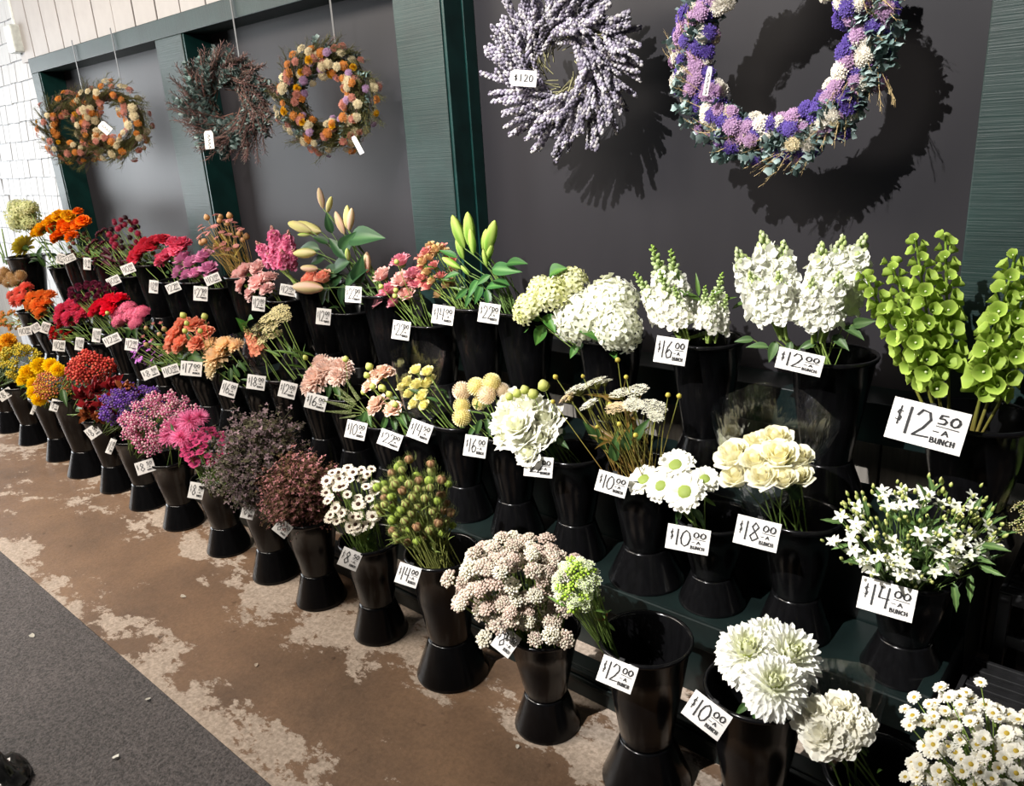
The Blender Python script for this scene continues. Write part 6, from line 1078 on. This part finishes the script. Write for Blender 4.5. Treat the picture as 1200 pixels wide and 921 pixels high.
def wreath(name, label, c, yaw, R_, r, recipe, blooms, seed, hang, tagspec=None, swirl=.8, out=.75, tilt=0.0):
    """recipe: [(sprig kind, count, length)], blooms: [(mesh, count, radius)]; ring lies in local XZ, faces local -Y"""
    rng = random.Random(seed); root = link(name, None, None, c); tag(root, label, 'wreath', 'dried flower wreaths on the dark panels')
    Q = Quaternion((0, 0, 1), yaw) @ Quaternion((1, 0, 0), tilt); g = G()
    pts = [(R_ * math.cos(a), 0, R_ * math.sin(a)) for a in [2 * math.pi * i / 36 for i in range(37)]]; tube(g, pts, r * .38, r * .38, 8, sr(70, 56, 40)); link('ring', g.mesh('ring', DRIED), root, None, Q)
    for kind, n, L in recipe:
        for i in range(n):
            a = 2 * math.pi * (i + rng.random()) / n; rad = Vector((math.cos(a), 0, math.sin(a))); tan = Vector((math.sin(a), 0, -math.cos(a)))
            ph = rng.uniform(-1.1, 1.5); off = rad * math.sin(ph) * r * .7 + Vector((0, -1, 0)) * math.cos(ph) * r * .7
            d = tan * swirl + rad * (out * rng.uniform(-.35, 1)) + Vector((0, -1, 0)) * rng.uniform(.0, .45)
            p = rad * R_ + off - d.normalized() * L * .35
            link(kind + '_sprig', sprig(kind, rng.randrange(3)), root, Q @ p, Q @ d.to_track_quat('Z', 'Y') @ Quaternion((0, 0, 1), rng.uniform(0, 6)), L * rng.uniform(.8, 1.15))
    for me, n, s in blooms:
        for i in range(n):
            a = 2 * math.pi * (i + rng.random() * .9) / n; rad = Vector((math.cos(a), 0, math.sin(a))); ph = rng.uniform(-.9, 1.25); d = rad * math.sin(ph) + Vector((0, -1, 0)) * math.cos(ph)
            p = rad * R_ + d * r * rng.uniform(.9, 1.3); link('dried_bloom', me, root, Q @ p, Q @ d.to_track_quat('Z', 'Y') @ Quaternion((0, 0, 1), rng.uniform(0, 6)), s * rng.uniform(.8, 1.2))
    for h in hang: strap(root, h, (h[0], h[1], c[2] + R_ * .9))
    if tagspec: gift_tag(root, *tagspec)
    return root
def bloom(a, b, n=34, fr=.27, cup=.32, seed=1): return h_umbel(a, b, n, seed, fr, cup)
b_cream = bloom(sr(196, 180, 136), sr(228, 214, 180)); b_purple = bloom(sr(66, 48, 124), sr(106, 84, 172), 34, .27, .32, 2)
b_lilac = bloom(sr(146, 108, 150), sr(190, 156, 190), 34, .27, .32, 3); b_yel = h_mum(sr(196, 140, 10), sr(230, 180, 30), 50, .2, 85, -10, .2, 0, False, 5)
b_or = bloom(sr(176, 96, 34), sr(214, 140, 56), 26, .3, .32, 4); b_pk = bloom(sr(164, 92, 80), sr(204, 140, 122), 26, .3, .32, 5)
b_wht = bloom(sr(210, 202, 184), sr(238, 232, 220), 34, .27, .32, 6); b_lil2 = h_pointed(sr(120, 84, 150), sr(170, 130, 190), 10, 6)
wreath('lavender_wreath','silvery lavender wreath with a $120 tag',(-1.675, 2.2, 1.804),0.25,0.125,0.06,[('lavender', 290, 0.19)],[],1,[(-1.675, 2.235, 3.0)],((-1.74, 2.06, 1.773), 0.085, 0.052, (0.761, 0.637, -0.126), (-0.109, 0.316, 0.942), '$120'),swirl=0.5,out=1.15)
wreath('purple_flower_wreath','large purple and white wreath with eucalyptus and straw',(-0.958, 2.2, 1.777),0.12,0.222,0.06,[('eucalyptus', 220, 0.12), ('wheat', 38, 0.18), ('moss', 20, 0.1)],[(b_purple,90,.022),(b_lilac,80,.021),(b_wht,80,.021),(b_cream,20,.018),(b_lil2,20,.024)],2,[(-0.958, 2.235, 3.0)],((-1.093, 2.06, 1.709), 0.08, 0.014, (0.028, -0.381, -0.924), (0.768, 0.6, -0.224), None),swirl=0.8,out=0.6)
wreath('mixed_flower_wreath','yellow, cream and orange dried flower wreath beside the post',(-2.909, 2.17, 1.796),0.55,0.145,0.075,[('moss', 270, 0.13), ('heather', 40, 0.1), ('eucalyptus', 30, 0.09)],[(b_yel,12,.018),(b_or,26,.018),(b_cream,44,.019),(b_pk,34,.018),(b_lilac,18,.016)],3,[(-2.909, 2.235, 2.33)],((-2.54, 2.0, 1.603), 0.075, 0.018, (0.495, 0.069, -0.866), (0.588, 0.707, 0.393), None),swirl=0.6,out=0.8)
wreath('heather_wreath','dusky pink and green swirled heather wreath',(-3.663, 2.15, 1.835),0.62,0.125,0.075,[('heather', 260, 0.2), ('eucalyptus', 150, 0.13)],[],4,[(-3.663, 2.235, 2.33)],((-3.576, 1.96, 1.668), 0.085, 0.042, (0.239, -0.201, -0.95), (0.73, 0.682, 0.04), None),swirl=0.75,out=0.9)
wreath('orange_wreath','right-hand rust and cream wreath of the overlapping pair',(-4.974, 2.15, 1.819),0.75,0.145,0.075,[('moss', 240, 0.14), ('heather', 50, 0.1)],[(b_or,26,.02),(b_cream,30,.022),(b_pk,24,.02)],5,[(-4.974, 2.235, 2.33)],((-4.833, 2.03, 1.783), 0.075, 0.05, (0.679, 0.329, -0.656), (0.359, 0.63, 0.688), None),swirl=0.6,out=0.8)
wreath('amber_wreath','left-hand amber and green wreath of the overlapping pair',(-5.538, 2.15, 1.805),0.75,0.14,0.075,[('moss', 220, 0.14), ('heather', 50, 0.1)],[(b_or,26,.02),(b_yel,6,.018),(b_pk,26,.02),(b_cream,12,.018)],6,[(-5.538, 2.235, 2.33)],None,swirl=0.6,out=0.8)
# ------------------------------------------------------------------ small things on the floor
def petal_bit(x, y, z, s, col, label, seed):
    rng = random.Random(seed); g = G(); petal(g, Matrix.Identity(4), 1, .45, col, col, .3, .2, .05, 3, 2, False, rng)
    o = link('fallen_petal', g.mesh('fallen_petal', PETAL), None, (x, y, z + .003), Quaternion((0, 0, 1), rng.uniform(0, 6)), s); tag(o, label, 'petal', 'petals fallen on the floor and mat')
petal_bit(-1.692,1.427,0,0.016,(0.8, 0.78, 0.7),'white petal fallen beside the tall nigella bucket',0)
petal_bit(-1.708,1.400,0,0.03,(0.12, 0.2, 0.05),'curl of green leaf fallen by the nigella bucket',1)
petal_bit(-2.738,1.087,0,0.022,(0.75, 0.7, 0.6),'pale petal lying mid-aisle on the brown floor',2)
petal_bit(-2.927,0.616,0.01,0.02,(0.8, 0.78, 0.7),'white petal on the mat near its edge',3)
petal_bit(-2.092,0.540,0.01,0.02,(0.8, 0.78, 0.7),'white petal on the front of the mat',4)
petal_bit(-2.257,0.724,0.01,0.018,(0.7, 0.68, 0.6),'small pale petal on the mat centre',5)
petal_bit(-1.215,1.265,0,0.012,(0.8, 0.78, 0.7),'tiny white petal on the floor below the yarrow bucket',6)
petal_bit(-2.133,1.018,0,0.014,(0.6, 0.5, 0.4),'tan petal near the mat edge',7)
bg = G(); rng = random.Random(8)
nn = 14; vs_ = []; fs = []
for i in range(nn + 1):
    for j in range(nn + 1):
        u, v = i / nn * 2 - 1, j / nn * 2 - 1; rr = math.hypot(u, v); h_ = max(0, 1 - rr * rr) * .06 * (1 + .9 * math.sin(u * 9 + v * 5) * math.cos(v * 8)) + rng.uniform(0, .014) + .002
        k_ = 1 / max(1, rr * 1.05); vs_.append((u * .11 * k_, v * .11 * k_, h_))
for i in range(nn):
    for j in range(nn): a = i * (nn + 1) + j; fs.append((a, a + nn + 1, a + nn + 2, a + 1))
bg.add(vs_, fs, (1, 1, 1)); bo = link('plastic_bag', bg.mesh('plastic_bag', BAG, True, False), None, (-2.255,0.276,.011))
tag(bo, 'crumpled shiny black plastic bag on the mat corner', 'plastic bag')
